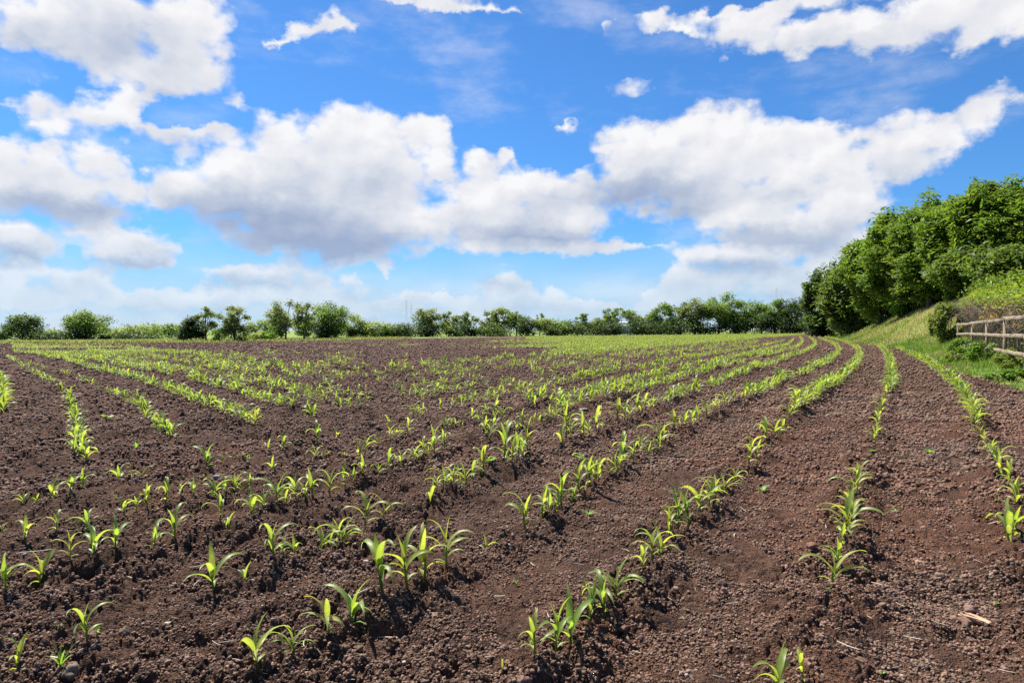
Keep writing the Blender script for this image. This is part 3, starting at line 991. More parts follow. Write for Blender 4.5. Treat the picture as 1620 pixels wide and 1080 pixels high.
FAR = 'trees along the far side of the field'
T, B = ('field_tree', 'tree'), ('hedge_shrub', 'shrub')
TREES = [
    # kind, column, top, width, distance, style, tone, leaves, label, extra
    (T, 35, 500, 50, 186, 'umbrella', 'dark', 1900, 'dark spreading round tree at the far left end of the horizon', dict(bare=0.15)),
    (B, 35, 526, 62, 184, 'low', 'deep', 800, 'very dark hedge shrub spread under the leftmost round tree', dict(bare=0.0)),
    (B, 4, 520, 24, 186, 'low', 'dark', 400, 'dark shrub cut by the left edge beside the round tree', dict(bare=0.0)),
    (T, 137, 497, 58, 186, 'umbrella', 'mid', 2300, 'domed umbrella-shaped tree standing above a black hedge on the left', dict(bare=0.2)),
    (T, 158, 512, 30, 196, 'umbrella', 'mid', 800, 'small round tree leaning out behind the domed umbrella tree', dict(bare=0.2)),
    (B, 128, 526, 50, 184, 'low', 'deep', 900, 'black-green hedge shrub under the domed umbrella tree', dict(bare=0.0)),
    (B, 90, 533, 40, 184, 'low', 'deep', 500, 'low trimmed black hedge piece between the two leftmost trees', dict(bare=0.0)),
    (B, 165, 532, 16, 184, 'low', 'deep', 300, 'short block of dark hedge next right of the umbrella tree', dict(bare=0.0)),
    (B, 197, 533, 32, 184, 'low', 'deep', 350, 'dark low hedge piece under the pale shrubs, second from the umbrella tree', dict(bare=0.0)),
    (B, 228, 534, 34, 184, 'low', 'deep', 350, 'dark low hedge piece under the pale shrubs, third from the umbrella tree', dict(bare=0.0)),
    (B, 58, 529, 26, 200, 'low', 'yellow', 350, 'bright yellow-green shrub right behind the leftmost round tree', dict(bare=0.0)),
    (B, 84, 524, 36, 210, 'low', 'light', 400, 'pale distant shrub midway between the two leftmost trees', dict(bare=0.0)),
    (B, 184, 522, 40, 205, 'low', 'yellow', 500, 'pale yellowish shrub just past the umbrella tree', dict(bare=0.0)),  # these pale distant shrubs have sunlight put into their leaf tone
    (B, 212, 517, 36, 205, 'low', 'light', 600, 'rounded pale shrub, second past the umbrella tree', dict(bare=0.0)),
    (B, 242, 515, 44, 205, 'low', 'light', 700, 'tallest of the pale shrubs between umbrella tree and dark bush', dict(bare=0.0)),
    (B, 268, 515, 42, 198, 'dense', 'mid', 800, 'mid green broad shrub just left of the dark conical bush', dict(bare=0.0)),
    (B, 302, 504, 40, 91, 'cone', 'deep', 2200, 'dark conical bush at the left foot of the paired open trees', dict(bare=0.0)),
    (T, 326, 487, 40, 93, 'open', 'grey', 1500, 'thin open tree with forked stems beside the dark conical bush', dict(bare=0.25)),
    (T, 371, 483, 50, 93, 'open', 'grey', 2300, 'taller round open tree on the right of the small clump', dict(bare=0.18)),
    (B, 372, 512, 40, 94, 'low', 'dark', 900, 'dark undergrowth shrub round the foot of the taller open tree', dict(bare=0.0)),
    (B, 346, 518, 24, 96, 'low', 'fresh', 500, 'bright green shrub between the stems of the two open trees', dict(bare=0.0)),
    (B, 397, 514, 30, 170, 'dense', 'grey', 700, 'soft grey-green shrub just right of the small clump of open trees', dict(bare=0.0)),
    (B, 405, 530, 30, 112, 'low', 'yellow', 500, 'low yellow-green shrub on the grass strip before grey-green shrubs', dict(bare=0.0)),
    (B, 424, 528, 24, 112, 'low', 'fresh', 450, 'small bright shrub at the left foot of the bare-topped tree', dict(bare=0.0)),
    (T, 428, 505, 40, 160, 'dense', 'mid', 1100, 'rounded green tree behind and left of the bare-topped tree', dict(bare=0.05)),
    (T, 452, 475, 58, 112, 'open', 'grey', 2100, 'tall bare-topped tree with thin crown and dark leaning trunk', dict(bare=0.35)),
    (B, 445, 502, 34, 116, 'dense', 'mid', 1000, 'leafy undergrowth around the trunk of the bare-topped tree', dict(bare=0.12)),
    (T, 482, 480, 38, 114, 'open', 'grey', 1000, 'thin airy tree between bare-topped tree and the big leaning one', dict(bare=0.35)),
    (B, 480, 502, 34, 140, 'dense', 'mid', 900, 'dark green shrub behind the thin airy tree stem', dict(bare=0.05)),
    (T, 517, 481, 58, 138, 'dense', 'mid', 3000, 'big dense domed tree with dark base, largest on the left half', dict(bare=0.06)),
    (B, 515, 518, 50, 137, 'low', 'deep', 900, 'black undergrowth shrub under the big dense domed tree', dict(bare=0.0)),
    (B, 558, 503, 42, 178, 'low', 'light', 900, 'pale fresh shrub right of the big dense domed tree', dict(bare=0.0)),
    (B, 590, 513, 44, 180, 'low', 'yellow', 800, 'yellow-green shrub topping the hedge, second past the domed tree', dict(bare=0.0)),
    (B, 563, 521, 30, 176, 'low', 'deep', 600, 'dark bush in front of the pale fresh shrub', dict(bare=0.0)),
    (B, 600, 522, 30, 177, 'low', 'dark', 500, 'dark low bush in front of the yellow-green shrub', dict(bare=0.0)),
    (B, 622, 517, 34, 182, 'low', 'light', 600, 'light green shrub just left of the dark rounded hedge bush', dict(bare=0.0)),
    (B, 641, 516, 42, 178, 'low', 'deep', 900, 'dark rounded hedge bush beneath the two distant pylons', dict(bare=0.0)),
    (T, 675, 490, 40, 184, 'dense', 'grey', 1500, 'stand-alone upright tree just right of the distant pylons', dict(bare=0.05)),
    (B, 672, 520, 44, 181, 'low', 'deep', 700, 'dark hedge under the upright tree by the pylons', dict(bare=0.0)),
    (T, 710, 496, 32, 185, 'open', 'grey', 900, 'loose grey-green tree, second right of the pylons', dict(bare=0.1)),
    (T, 741, 493, 32, 185, 'open', 'mid', 900, 'tree with open lacy top, third right of the pylons', dict(bare=0.3)),
    (B, 706, 512, 40, 184, 'low', 'light', 800, 'light leafy bush under the loose grey-green tree', dict(bare=0.0)),
    (B, 732, 517, 46, 182, 'low', 'deep', 900, 'dark bush under the tree with the lacy top', dict(bare=0.0)),
    (B, 760, 520, 28, 183, 'low', 'mid', 500, 'small bush in the gap between lacy tree and feathery pair', dict(bare=0.0)),
    (T, 775, 493, 28, 185, 'dense', 'grey', 900, 'narrow upright tree, left one of the feathery pair', dict(bare=0.03)),
    (T, 797, 490, 38, 186, 'dense', 'light', 1200, 'pale feathery tree, right one of the feathery pair', dict(bare=0.03)),
    (T, 817, 494, 24, 186, 'open', 'mid', 500, 'thin little tree with see-through top beside the feathery pair', dict(bare=0.3)),
    (B, 788, 518, 56, 182, 'low', 'dark', 900, 'dark hedge at the foot of the feathery pair', dict(bare=0.0)),
    (B, 835, 505, 38, 183, 'low', 'dark', 1100, 'dark rounded bush right of the thin see-through tree', dict(bare=0.0)),
    (T, 854, 497, 16, 186, 'open', 'mid', 250, 'spindly sapling poking above the hedge at the dark bush', dict(bare=0.3)),
    (B, 866, 507, 34, 184, 'low', 'light', 800, 'light green bush left of the thin mast', dict(bare=0.0)),
    (B, 893, 513, 40, 185, 'low', 'mid', 700, 'mid green bush directly below the thin mast', dict(bare=0.0)),
    (B, 880, 522, 40, 182, 'low', 'deep', 600, 'dark low bush in front of the light bush by the mast', dict(bare=0.0)),
    (T, 921, 496, 22, 186, 'open', 'mid', 500, 'slim tree with a tuft top just right of the mast', dict(bare=0.4)),
    (B, 922, 514, 48, 183, 'low', 'dark', 1000, 'dark hedge bush around the slim tufted tree', dict(bare=0.0)),
    (T, 945, 503, 30, 186, 'dense', 'grey', 700, 'grey-green low tree before the left end of the barn', dict(bare=0.15)),
    (T, 972, 487, 36, 186, 'open', 'mid', 1100, 'round-headed tree with visible stem in front of the barn', dict(bare=0.4)),
    (T, 1003, 492, 36, 186, 'open', 'grey', 1100, 'spreading tree in front of the middle of the barn', dict(bare=0.35)),
    (T, 1027, 499, 24, 186, 'dense', 'grey', 700, 'small dense tree at the right end of the barn', dict(bare=0.2)),
    (B, 962, 516, 54, 182, 'low', 'deep', 1100, 'black hedge under the round-headed tree by the barn', dict(bare=0.0)),
    (B, 1012, 514, 56, 182, 'low', 'deep', 1100, 'black hedge under the spreading tree by the barn', dict(bare=0.0)),
    (T, 1046, 479, 38, 184, 'dense', 'mid', 1600, 'tall ragged tree, first of the wood right of the barn', dict(bare=0.08)),
    (T, 1072, 483, 36, 186, 'dense', 'grey', 1400, 'second tree of the wood, grey-green with ragged top', dict(bare=0.08)),
    (T, 1099, 474, 46, 184, 'dense', 'grey', 1900, 'broad rounded tree, third of the wood beyond the barn', dict(bare=0.08)),
    (T, 1137, 464, 54, 184, 'dense', 'mid', 2600, 'highest tree of the far wood with billowing crown', dict(bare=0.08)),
    (T, 1163, 478, 30, 187, 'dense', 'grey', 1000, 'narrow tree tucked behind the highest tree of the wood', dict(bare=0.08)),
    (T, 1180, 471, 44, 184, 'dense', 'mid', 1900, 'bushy tree with pale top right of the highest tree', dict(bare=0.12)),
    (T, 1205, 486, 32, 188, 'dense', 'light', 900, 'pale yellow-green tree set back in the far wood', dict(bare=0.1)),
    (T, 1226, 475, 42, 180, 'dense', 'mid', 1800, 'tree with visible stem before the dark end of the wood', dict(bare=0.25)),
    (T, 1262, 474, 50, 176, 'dense', 'deep', 2400, 'very dark tree closing the far wood at the field corner', dict(bare=0.0)),
    (B, 1060, 512, 60, 182, 'low', 'deep', 1100, 'dark undergrowth under the first trees of the wood', dict(bare=0.0)),
    (B, 1110, 512, 56, 182, 'low', 'dark', 1000, 'dark undergrowth under the broad rounded tree', dict(bare=0.0)),
    (B, 1160, 510, 50, 182, 'low', 'dark', 1000, 'dark undergrowth below the highest tree of the wood', dict(bare=0.0)),
    (B, 1204, 502, 40, 178, 'low', 'deep', 1100, 'black bush below the pale yellow-green tree', dict(bare=0.0)),
    (B, 1245, 500, 50, 176, 'low', 'deep', 1200, 'black bush in the dark corner of the wood', dict(bare=0.0)),
    (B, 1284, 500, 40, 150, 'low', 'deep', 1000, 'black bush in the corner where wood and bank trees meet', dict(bare=0.0)),
]
for (kind, cx, top, wpx, Y, style, tone, n, label, kw) in TREES:
    tree_px(kind[0], kind[1], label, cx, top - 4, wpx * 1.18, Y, style, tone, int(n * (1.9 if style == 'open' else 3.0)), group=FAR, **kw)

BANKG = 'tall trees on the grassy bank'
BANK = [
    (1306, 424, 66, 116, 'dense', 'dark', 5200, 'darkest and lowest tree at the far end of the bank trees', dict(bare=0.05)),
    (1346, 402, 74, 98, 'bank', 'mid', 6500, 'rounded dark tree, second from far end of the bank trees', dict(bare=0.05)),
    (1392, 362, 92, 82, 'bank', 'ash', 9000, 'bright-leaved bank tree on the lower slope of the tree line', dict(bare=0.06)),
    (1432, 328, 96, 71, 'bank', 'ash', 11000, 'fresh green bank tree above the bright shrub', dict(bare=0.08)),
    (1470, 310, 88, 64, 'bank', 'ash', 10000, 'bank tree with airy top and pale gaps, left of the tallest', dict(bare=0.08)),
    (1512, 322, 90, 60, 'bank', 'ash', 10000, 'bank tree in the dip just left of the tallest tree', dict(bare=0.08)),
    (1566, 284, 104, 57, 'bank', 'ash', 13000, 'tallest bank tree with a peaked feathery top', dict(bare=0.15)),
    (1622, 300, 104, 54, 'bank', 'ash', 11000, 'airy bank tree cut by the right edge of the photo', dict(bare=0.15)),
    (1540, 385, 96, 56, 'bank', 'mid', 9000, 'lower dark tree under the tallest bank tree', dict(bare=0.02)),  # this and the lower trees after it carry crown shade in their tone
    (1465, 400, 78, 67, 'bank', 'mid', 7500, 'lower dark tree under the airy gapped bank tree', dict(bare=0.02)),
    (1612, 390, 110, 46, 'bank', 'mid', 9000, 'lower dark tree above the bramble hedge at the right edge', dict(bare=0.0)),
    (1405, 425, 70, 84, 'bank', 'dark', 5200, 'lower dark tree at the foot of the bright-leaved bank tree', dict(bare=0.02)),
]
for (cx, top, wpx, Y, style, tone, n, label, kw) in BANK:
    tree_px('bank_tree', 'tree', label, cx, top, wpx * (1.06 if cx < 1320 else 1.32), Y, style, tone, int(n * 1.75), card=0.0034 * Y + 0.04, group=BANKG, long=2.3, flat=0.55, spread=1.18, **kw)
SHR = 'shrubs at the foot of the bank trees'
for (cx, top, wpx, Y, tone, n, label) in (
        (1432, 463, 42, 70, 'fresh', 3600, 'bright fresh-green shrub standing out at the foot of bank trees'),
        (1478, 452, 56, 65, 'mid', 3200, 'mid green shrub right of the bright fresh-green shrub'),
        (1520, 436, 54, 58, 'mid', 3200, 'leafy shrub behind the left end of the bramble hedge'),
        (1575, 445, 70, 46, 'dark', 3200, 'dark shrub behind the middle of the bramble hedge'),
        (1366, 486, 32, 95, 'dark', 1800, 'dark shrub between bright shrub and dark end of bank trees'),
        (1330, 492, 44, 105, 'dark', 1800, 'dark shrub under the lowest bank trees'),
        (1302, 495, 44, 116, 'deep', 1500, 'black-green shrub at the far foot of the bank')):
    tree_px('bank_shrub', 'shrub', label, cx, top, wpx, Y, 'low', tone, n, card=0.0032 * Y + 0.04, group=SHR, bare=0.0, long=2.0)


# ------------------------------------------------------------------ things beyond the field: barn, pylons, masts
def flat_mat(name, col, rough=0.6):
    m, b, out = new_mat(name)
    geo = b.node('ShaderNodeNewGeometry')
    n = noise3(b, geo.outputs['Position'], 1.3, 3, 0.6)
    bs = b.node('ShaderNodeBsdfPrincipled')
    b.l.new(b.mix(n, tuple(c * 0.85 for c in col), tuple(min(c * 1.12, 1) for c in col)), bs.inputs['Base Color'])
    bs.inputs['Roughness'].default_value = rough
    b.l.new(bs.outputs[0], out.inputs[0])
    return m


def box_vf(x0, x1, y0, y1, z0, z1):
    V = np.array([(x, y, z) for z in (z0, z1) for y in (y0, y1) for x in (x0, x1)], float)
    F = np.array([(0, 2, 3, 1), (4, 5, 7, 6), (0, 1, 5, 4), (2, 6, 7, 3), (0, 4, 6, 2), (1, 3, 7, 5)])
    return V, F


MAT_ROOF = flat_mat('pale_sheet_roof', (0.72, 0.74, 0.76), 0.4)
MAT_WALL = flat_mat('grey_cladding', (0.34, 0.36, 0.36))
MAT_STEEL = flat_mat('hazed_steel', (0.62, 0.66, 0.70), 0.5)  # pale near the clouds: fading with distance put into the steel colour


def barn():
    Y = 262.0
    x0, x1 = (952 - 810) / FPX * Y, (1046 - 810) / FPX * Y
    z = float(terrain((x0 + x1) / 2, Y))
    ztop = CAM_H + (HORIZON - 508.5) * Y / FPX
    r = empty('farm_barn', ((x0 + x1) / 2, Y, z))
    tag(r, 'long low barn with a pale roof showing through the far trees', 'barn')
    L, h, dpt = (x1 - x0) / 2, ztop - z, 7.0
    eave = h - 1.1
    b = Bag()
    b.add(*box_vf(-L, L, -dpt, dpt, -0.2, eave - 0.004))
    b.build('wall', MAT_WALL, r)
    V = np.array([(-L - .4, -dpt - .5, eave), (L + .4, -dpt - .5, eave), (L + .4, 0, h), (-L - .4, 0, h), (-L - .4, dpt + .5, eave), (L + .4, dpt + .5, eave)], float)
    b = Bag()
    b.add(V, np.array([(0, 1, 2, 3), (3, 2, 5, 4), (0, 4, 5, 1)]))
    b.add(V, np.array([(0, 3, 4), (1, 5, 2)]))
    b.build('roof', MAT_ROOF, r)


def pylon(cx, top, Y, label):
    x = (cx - 810) / FPX * Y
    z = float(terrain(x, Y))
    h = CAM_H + (HORIZON - top) * Y / FPX - z
    r = empty('electricity_pylon', (x, Y, z), 0.5)
    tag(r, label, 'pylon', 'pylons far beyond the trees')
    b = Bag()
    w0, w1, t = h * 0.070, h * 0.018, h * 0.0009

    def half(s):
        return w0 + (w1 - w0) * min(s / 0.62, 1) if s < 0.62 else w1
    ss = np.linspace(0, 1, 12)
    cor = [np.array([[sx * half(s), sy * half(s), s * h] for s in ss]) for sx, sy in ((-1, -1), (1, -1), (1, 1), (-1, 1))]
    for c in cor:
        b.add(*tube(c, [t] * len(ss), 4))
    for k in range(4):
        A, Bc = cor[k], cor[(k + 1) % 4]
        for i in range(len(ss) - 1):
            b.add(*tube([A[i], Bc[i + 1]], [t * .6] * 2, 3))
            b.add(*tube([Bc[i], A[i + 1]], [t * .6] * 2, 3))
    b.build('lattice_tower', MAT_STEEL, r)
    for s, wd in ((0.66, 0.15), (0.79, 0.19), (0.92, 0.13)):
        b = Bag()
        for e in (-1, 1):
            b.add(*tube([(0, -w1, s * h), (e * wd * h, 0, s * h + 0.01 * h)], [t] * 2, 4))
            b.add(*tube([(0, w1, s * h), (e * wd * h, 0, s * h + 0.01 * h)], [t] * 2, 4))
            b.add(*tube([(0, 0, (s + .04) * h), (e * wd * h, 0, s * h + 0.01 * h)], [t] * 2, 4))
            b.add(*tube([(e * wd * h, 0, s * h + 0.01 * h), (e * wd * h, 0, s * h - 0.035 * h)], [t * 1.4] * 2, 4))
        b.build('cross_arm', MAT_STEEL, r)


def mast(cx, top, Y, label, arms):
    x = (cx - 810) / FPX * Y
    z = float(terrain(x, Y))
    h = CAM_H + (HORIZON - top) * Y / FPX - z
    r = empty('radio_mast', (x, Y, z))
    tag(r, label, 'mast')
    b = Bag()
    b.add(*tube([(0, 0, 0), (0, 0, h)], [0.16 + Y * 0.0002, 0.07 + Y * 0.0001], 6))
    b.build('pole', MAT_STEEL, r)
    for k in range(arms):
        a = Bag()
        zz = h * (0.97 - 0.07 * k)
        a.add(*tube([(-1.3, 0, zz), (1.3, 0, zz)], [0.05, 0.05], 4))
        a.build('aerial', MAT_STEEL, r)


barn()
pylon(643, 474, 900, 'faint grey lattice pylon over the hedge, left one of two')
pylon(651, 479, 980, 'faint grey lattice pylon over the hedge, right one of two')
pylon(1228, 455, 1050, 'very faint pylon above the far wood near the bank trees')
mast(884, 501, 270, 'thin dark mast rising above the middle of the far hedge', 0)
mast(135, 487, 260, 'thin aerial mast poking up behind the umbrella-shaped tree', 2)


# ------------------------------------------------------------------ fence, bramble hedge and verge
MAT_WOOD, _b, _o = new_mat('weathered_fence_wood')
_geo = _b.node('ShaderNodeNewGeometry')
_st = _b.v('MULTIPLY', _geo.outputs['Position'], (3.0, 3.0, 40.0))
_n1, _n2 = noise3(_b, _st, 1.0, 5, 0.65), noise3(_b, _geo.outputs['Position'], 2.2, 3, 0.6)
_c = _b.ramp(_n1, [(0.3, (0.14, 0.103, 0.066)), (0.52, (0.29, 0.222, 0.145)), (0.8, (0.41, 0.33, 0.23))])
_c = _b.mix(_b.m('MULTIPLY', _b.smooth(_n2, 0.55, 0.75), 0.4), _c, (0.15, 0.16, 0.10))
_bs = _b.node('ShaderNodeBsdfPrincipled')
_b.l.new(_c, _bs.inputs['Base Color'])
_bs.inputs['Roughness'].default_value = 0.85
_b.l.new(_bs.outputs[0], _o.inputs[0])
MAT_TWIG = bark_material('dead_bramble_stems', (0.10, 0.075, 0.055), (0.30, 0.23, 0.17))
MAT_HEDGE = leaf_material('hedge_leaves', 0.35, 0.5, 0.3)
MAT_GRASS = leaf_material('grass_blades', 0.35, 0.6, 0.2, 1.4, (1.15, 1.05, 0.6))


def fence_xy(y):
    return 12.9 + (y - 17.0) * (22.7 - 12.9) / 17.0


def build_fence():
    r = empty('rail_fence', (fence_xy(19.5), 19.5, float(terrain(fence_xy(19.5), 19.5))))
    tag(r, 'weathered three-rail wooden fence running along the grassy bank before a bramble hedge', 'fence')
    o = np.array(r.location)
    rng = np.random.default_rng(3)
    ang = math.atan2(17.0, 22.7 - 12.9)
    ct, st = math.cos(ang), math.sin(ang)

    def board(p, q, hh, th):
        """A sawn board from p to q, hh high and th thick, edges slightly eased and uneven."""
        p, q = np.array(p), np.array(q)
        n = 9
        V = []
        for i in range(n):
            c = p + (q - p) * i / (n - 1)
            hz, tz = hh * (1 + rng.normal() * 0.02) / 2, th / 2
            nx, ny = -st, ct
            e = 0.012
            for u, w in ((-tz, -hz + e), (-tz, hz - e), (-tz + e, hz), (tz - e, hz), (tz, hz - e), (tz, -hz + e), (tz - e, -hz), (-tz + e, -hz)):
                V.append((c[0] + nx * u, c[1] + ny * u, c[2] + w + (0.006 * math.sin(i * 1.7 + p[2] * 9))))
        V = np.array(V) - o
        k = 8
        i = np.arange(n - 1)[:, None] * k + np.arange(k)[None, :]
        j = np.arange(n - 1)[:, None] * k + (np.arange(k)[None, :] + 1) % k
        F = np.stack([i, i + k, j + k, j], -1).reshape(-1, 4)
        caps = np.array([[0, 1, 4, 5], [5, 6, 7, 0], [1, 2, 3, 4]])
        return V, np.concatenate([F, caps, (caps + (n - 1) * k)[:, ::-1]])
    ys = [13.1, 16.2, 19.5, 23.4, 28.2, 34.4]
    for i, y in enumerate(ys):
        x = fence_xy(y) + 0.075
        z = float(terrain(x, y))
        top = 1.66 + rng.normal() * 0.02
        b = Bag()
        w = 0.046
        lean = rng.normal(0, 0.012)
        V, F = box_vf(-w, w, -0.045, 0.045, 0, 1)
        V[4:, 0] += 0
        V = V.copy()
        X = V[:, 0] * st + V[:, 1] * ct
        Yv = -V[:, 0] * ct + V[:, 1] * st
        zz = np.where(V[:, 2] > 0.5, top, z - 0.3)
        V2 = np.stack([x + X + lean * V[:, 2], y + Yv, zz], -1)
        V2[(V[:, 2] > 0.5) & (V[:, 1] > 0), 2] -= 0.03
        b.add(V2 - o, F)
        b.build('post', MAT_WOOD, r)
    for zr in (0.645, 1.11, 1.565):
        b = Bag()
        for a in range(0, 5):
            y0, y1 = ys[a], ys[a + 1] if a + 1 < len(ys) else ys[-1]
            dz0, dz1 = rng.normal(0, 0.012, 2)
            b.add(*board((fence_xy(y0 + 0.004), y0 + 0.004, zr + dz0), (fence_xy(y1 - 0.004), y1 - 0.004, zr + dz1), 0.105, 0.038))
        b.build('rail', MAT_WOOD, r)


build_fence()


def blades(x, y, z, h, w, lean, rng, col):
    """Bent grass blades, one quad and one triangle each."""
    n = len(x)
    a = rng.uniform(0, 6.283, n)
    b = rng.uniform(0, 6.283, n)
    dx, dy = np.cos(a), np.sin(a)
    sx, sy = np.cos(b) * w * 0.5, np.sin(b) * w * 0.5
    p0 = np.stack([x, y, z - 0.03], -1)
    p1 = np.stack([x + dx * lean * h * 0.35, y + dy * lean * h * 0.35, z + h * 0.6], -1)
    p2 = np.stack([x + dx * lean * h, y + dy * lean * h, z + h * np.maximum(1 - 0.35 * lean, 0.35)], -1)
    s = np.stack([sx, sy, np.zeros(n)], -1)
    V = np.stack([p0 - s, p0 + s, p1 + s * 0.8, p1 - s * 0.8, p2], 1).reshape(-1, 3)
    k = np.arange(n) * 5
    Q = np.stack([k, k + 1, k + 2, k + 3], -1)
    Tt = np.stack([k + 3, k + 2, k + 4], -1)
    return V, [Q, Tt], np.repeat(col, 5, axis=0)


def build_grass():
    rng = np.random.default_rng(21)
    X, Y, H, W = [], [], [], []
    for n, y0, y1, d1, h0, h1, w0 in ((30000, 10, 24, 9, 0.08, 0.26, 0.010), (60000, 20, 48, 12, 0.12, 0.36, 0.016), (42000, 44, 90, 12, 0.16, 0.42, 0.030), (14000, 85, 180, 8, 0.2, 0.5, 0.06)):
        y = rng.uniform(y0, y1, n)
        d = rng.random(n) ** 1.3 * d1 - 0.35
        x = edge_x(y) + d
        keep = (soil_mask(x, y) < 0.12)
        x, y, d = x[keep], y[keep], d[keep]
        t = fbm(x * 0.7, y * 0.7, 3, 77)
        h = (h0 + (h1 - h0) * rng.random(len(x)) ** 1.6) * (0.45 + 1.1 * t) * (0.55 + 0.45 * sstep(d, 0.1, 1.2))
        X.append(x); Y.append(y); H.append(h); W.append(np.full(len(x), w0))
    # grass strip along the far left edge of the field
    n = 36000
    t = rng.uniform(-0.80, -0.15, n)
    y = np.interp(t, FAR_T, FAR_Y) + rng.random(n) ** 1.3 * 85
    X.append(t * y); Y.append(y); H.append(rng.uniform(0.1, 0.4, n)); W.append(np.full(n, 0.10))
    x, y, h, w = (np.concatenate(a) for a in (X, Y, H, W))
    z = surf(x, y)
    big = fbm(x * 0.22 + 3, y * 0.22, 3, 91)
    dry = np.clip((big - 0.47) * 5, 0, 1) * 0.8 + 0.12
    bank = sstep(x - edge_x(y), 0.8, 2.6) * sstep(y, 24, 36) * 0.55
    dry = np.clip(dry * 0.75 + bank * 0.70, 0, 1)
    dry = np.where(x < 0, 0.62, dry)
    isdry = rng.random(len(x)) < dry
    green = np.array((0.130, 0.235, 0.030)) * rng.uniform(0.6, 1.4, (len(x), 1)) * (1 + rng.normal(size=(len(x), 3)) * 0.1)
    straw = np.array((0.400, 0.365, 0.175)) * rng.uniform(0.6, 1.3, (len(x), 1))
    col = np.clip(np.where(isdry[:, None], straw, green), 0.005, 0.7)
    V, F, c = blades(x, y, z, h, w * rng.uniform(0.6, 1.4, len(x)), rng.uniform(0.1, 0.9, len(x)), rng, col)
    o = mesh_np('verge_grass', V, F, MAT_GRASS, col=c)
    tag(o, 'rough green and straw-coloured grass on the bank and field edges', 'grass', kind='stuff')


build_grass()


def leaf_mass(b, P, size, rng, base, var=0.5, long=1.3, flat=0.3):
    V, F = leaf_cards(P, size * rng.uniform(0.6, 1.35, len(P)), rng, long, flat, 0.3)
    col = np.asarray(base) * rng.uniform(1 - var, 1 + var, (len(P), 1)) * (1 + rng.normal(size=(len(P), 3)) * np.array([0.12, 0.06, 0.1]))
    b.add(V, F, np.repeat(np.clip(col, 0.004, 0.6), 4, axis=0))


def build_hedge():
    rng = np.random.default_rng(8)
    y0, y1 = 12.5, 37.5
    r = empty('bramble_hedge', (fence_xy(24) + 1.6, 24.0, float(terrain(fence_xy(24) + 1.6, 24))))
    tag(r, 'overgrown bramble hedge with yellow-green top and bare brown stems behind the fence', 'hedge')
    o = np.array(r.location)

    def top(y):
        return np.interp(y, [12, 18.5, 26, 34, 36.5, 37.5], [2.40, 2.62, 2.95, 3.25, 3.1, 2.5]) + 0.62 * (fbm(y * 0.9, y * 0 + 2, 4, 33, 0.6) - 0.5)

    def place(n, dmin, dmax, ulo, uhi, power=1.0):
        y = rng.uniform(y0, y1, n)
        d = rng.uniform(dmin, dmax, n)
        base = terrain(fence_xy(y) + 0.5, y)
        u = ulo + (uhi - ulo) * rng.random(n) ** power
        arch = 1 - 0.30 * np.clip((0.9 - d) / 0.9, 0, 1) ** 1.5 * (u > 0.5)
        z = base + (top(y) - base) * u * arch
        return np.stack([fence_xy(y) + d, y + rng.normal(0, 0.05, n), z], -1)
    b = Bag()
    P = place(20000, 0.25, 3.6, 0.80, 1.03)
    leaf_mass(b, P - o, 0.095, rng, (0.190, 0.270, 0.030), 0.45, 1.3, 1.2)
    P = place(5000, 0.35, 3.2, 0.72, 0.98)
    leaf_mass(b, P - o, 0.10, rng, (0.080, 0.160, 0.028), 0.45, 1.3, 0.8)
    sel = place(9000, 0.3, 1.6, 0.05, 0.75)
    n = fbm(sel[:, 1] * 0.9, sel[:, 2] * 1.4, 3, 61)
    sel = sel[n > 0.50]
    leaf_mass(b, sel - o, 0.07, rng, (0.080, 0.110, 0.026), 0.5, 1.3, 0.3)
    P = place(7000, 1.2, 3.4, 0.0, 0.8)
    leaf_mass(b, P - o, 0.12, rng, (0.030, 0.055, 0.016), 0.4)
    for _ in range(260):                                 # stray shoots rising out of the top
        y, d = rng.uniform(y0, y1), rng.uniform(0.2, 2.6)
        base = float(terrain(fence_xy(y) + 0.5, y))
        z = float(top(y))
        L = rng.uniform(0.15, 0.55)
        s = rng.random(16)
        P = np.stack([fence_xy(y) + d + rng.normal() * 0.3 * s * L, y + rng.normal() * 0.5 * s * L, z - 0.1 + s * L], -1) + rng.normal(0, 0.03, (16, 3))
        leaf_mass(b, P - o, 0.075, rng, (0.17, 0.26, 0.035), 0.35, 1.4, 0.4)
    b.build('foliage', MAT_HEDGE, r)
    b = Bag()
    for _ in range(1100):                                # arching bare stems
        y = rng.uniform(y0, y1)
        d = rng.uniform(0.3, 1.3)
        x = fence_xy(y) + d
        base = float(terrain(x, y))
        h = (float(top(y)) - base) * rng.uniform(0.45, 0.86)
        lx, ly = rng.normal(-0.15, 0.35), rng.normal(0, 0.6)
        s = np.linspace(0, 1, 6)
        p = np.stack([x + lx * s ** 1.5, y + ly * s ** 1.3, base + h * np.sin(s * rng.uniform(1.5, 2.4))], -1)
        p[1:-1] += rng.normal(0, 0.03, (4, 3))
        b.add(*tube(p - o, np.linspace(0.010, 0.004, 6) * rng.uniform(0.7, 1.5), 4))
    b.build('dead_stems', MAT_TWIG, r)
    b = Bag()
    P = place(3600, 0.2, 1.0, 0.55, 0.86)
    n = fbm(P[:, 1] * 0.6 + 4, P[:, 2] * 1.0, 3, 62)
    P = P[n > 0.50]
    leaf_mass(b, P - o, 0.075, rng, (0.30, 0.20, 0.07), 0.5)
    b.build('dry_leaves', MAT_HEDGE, r)


build_hedge()


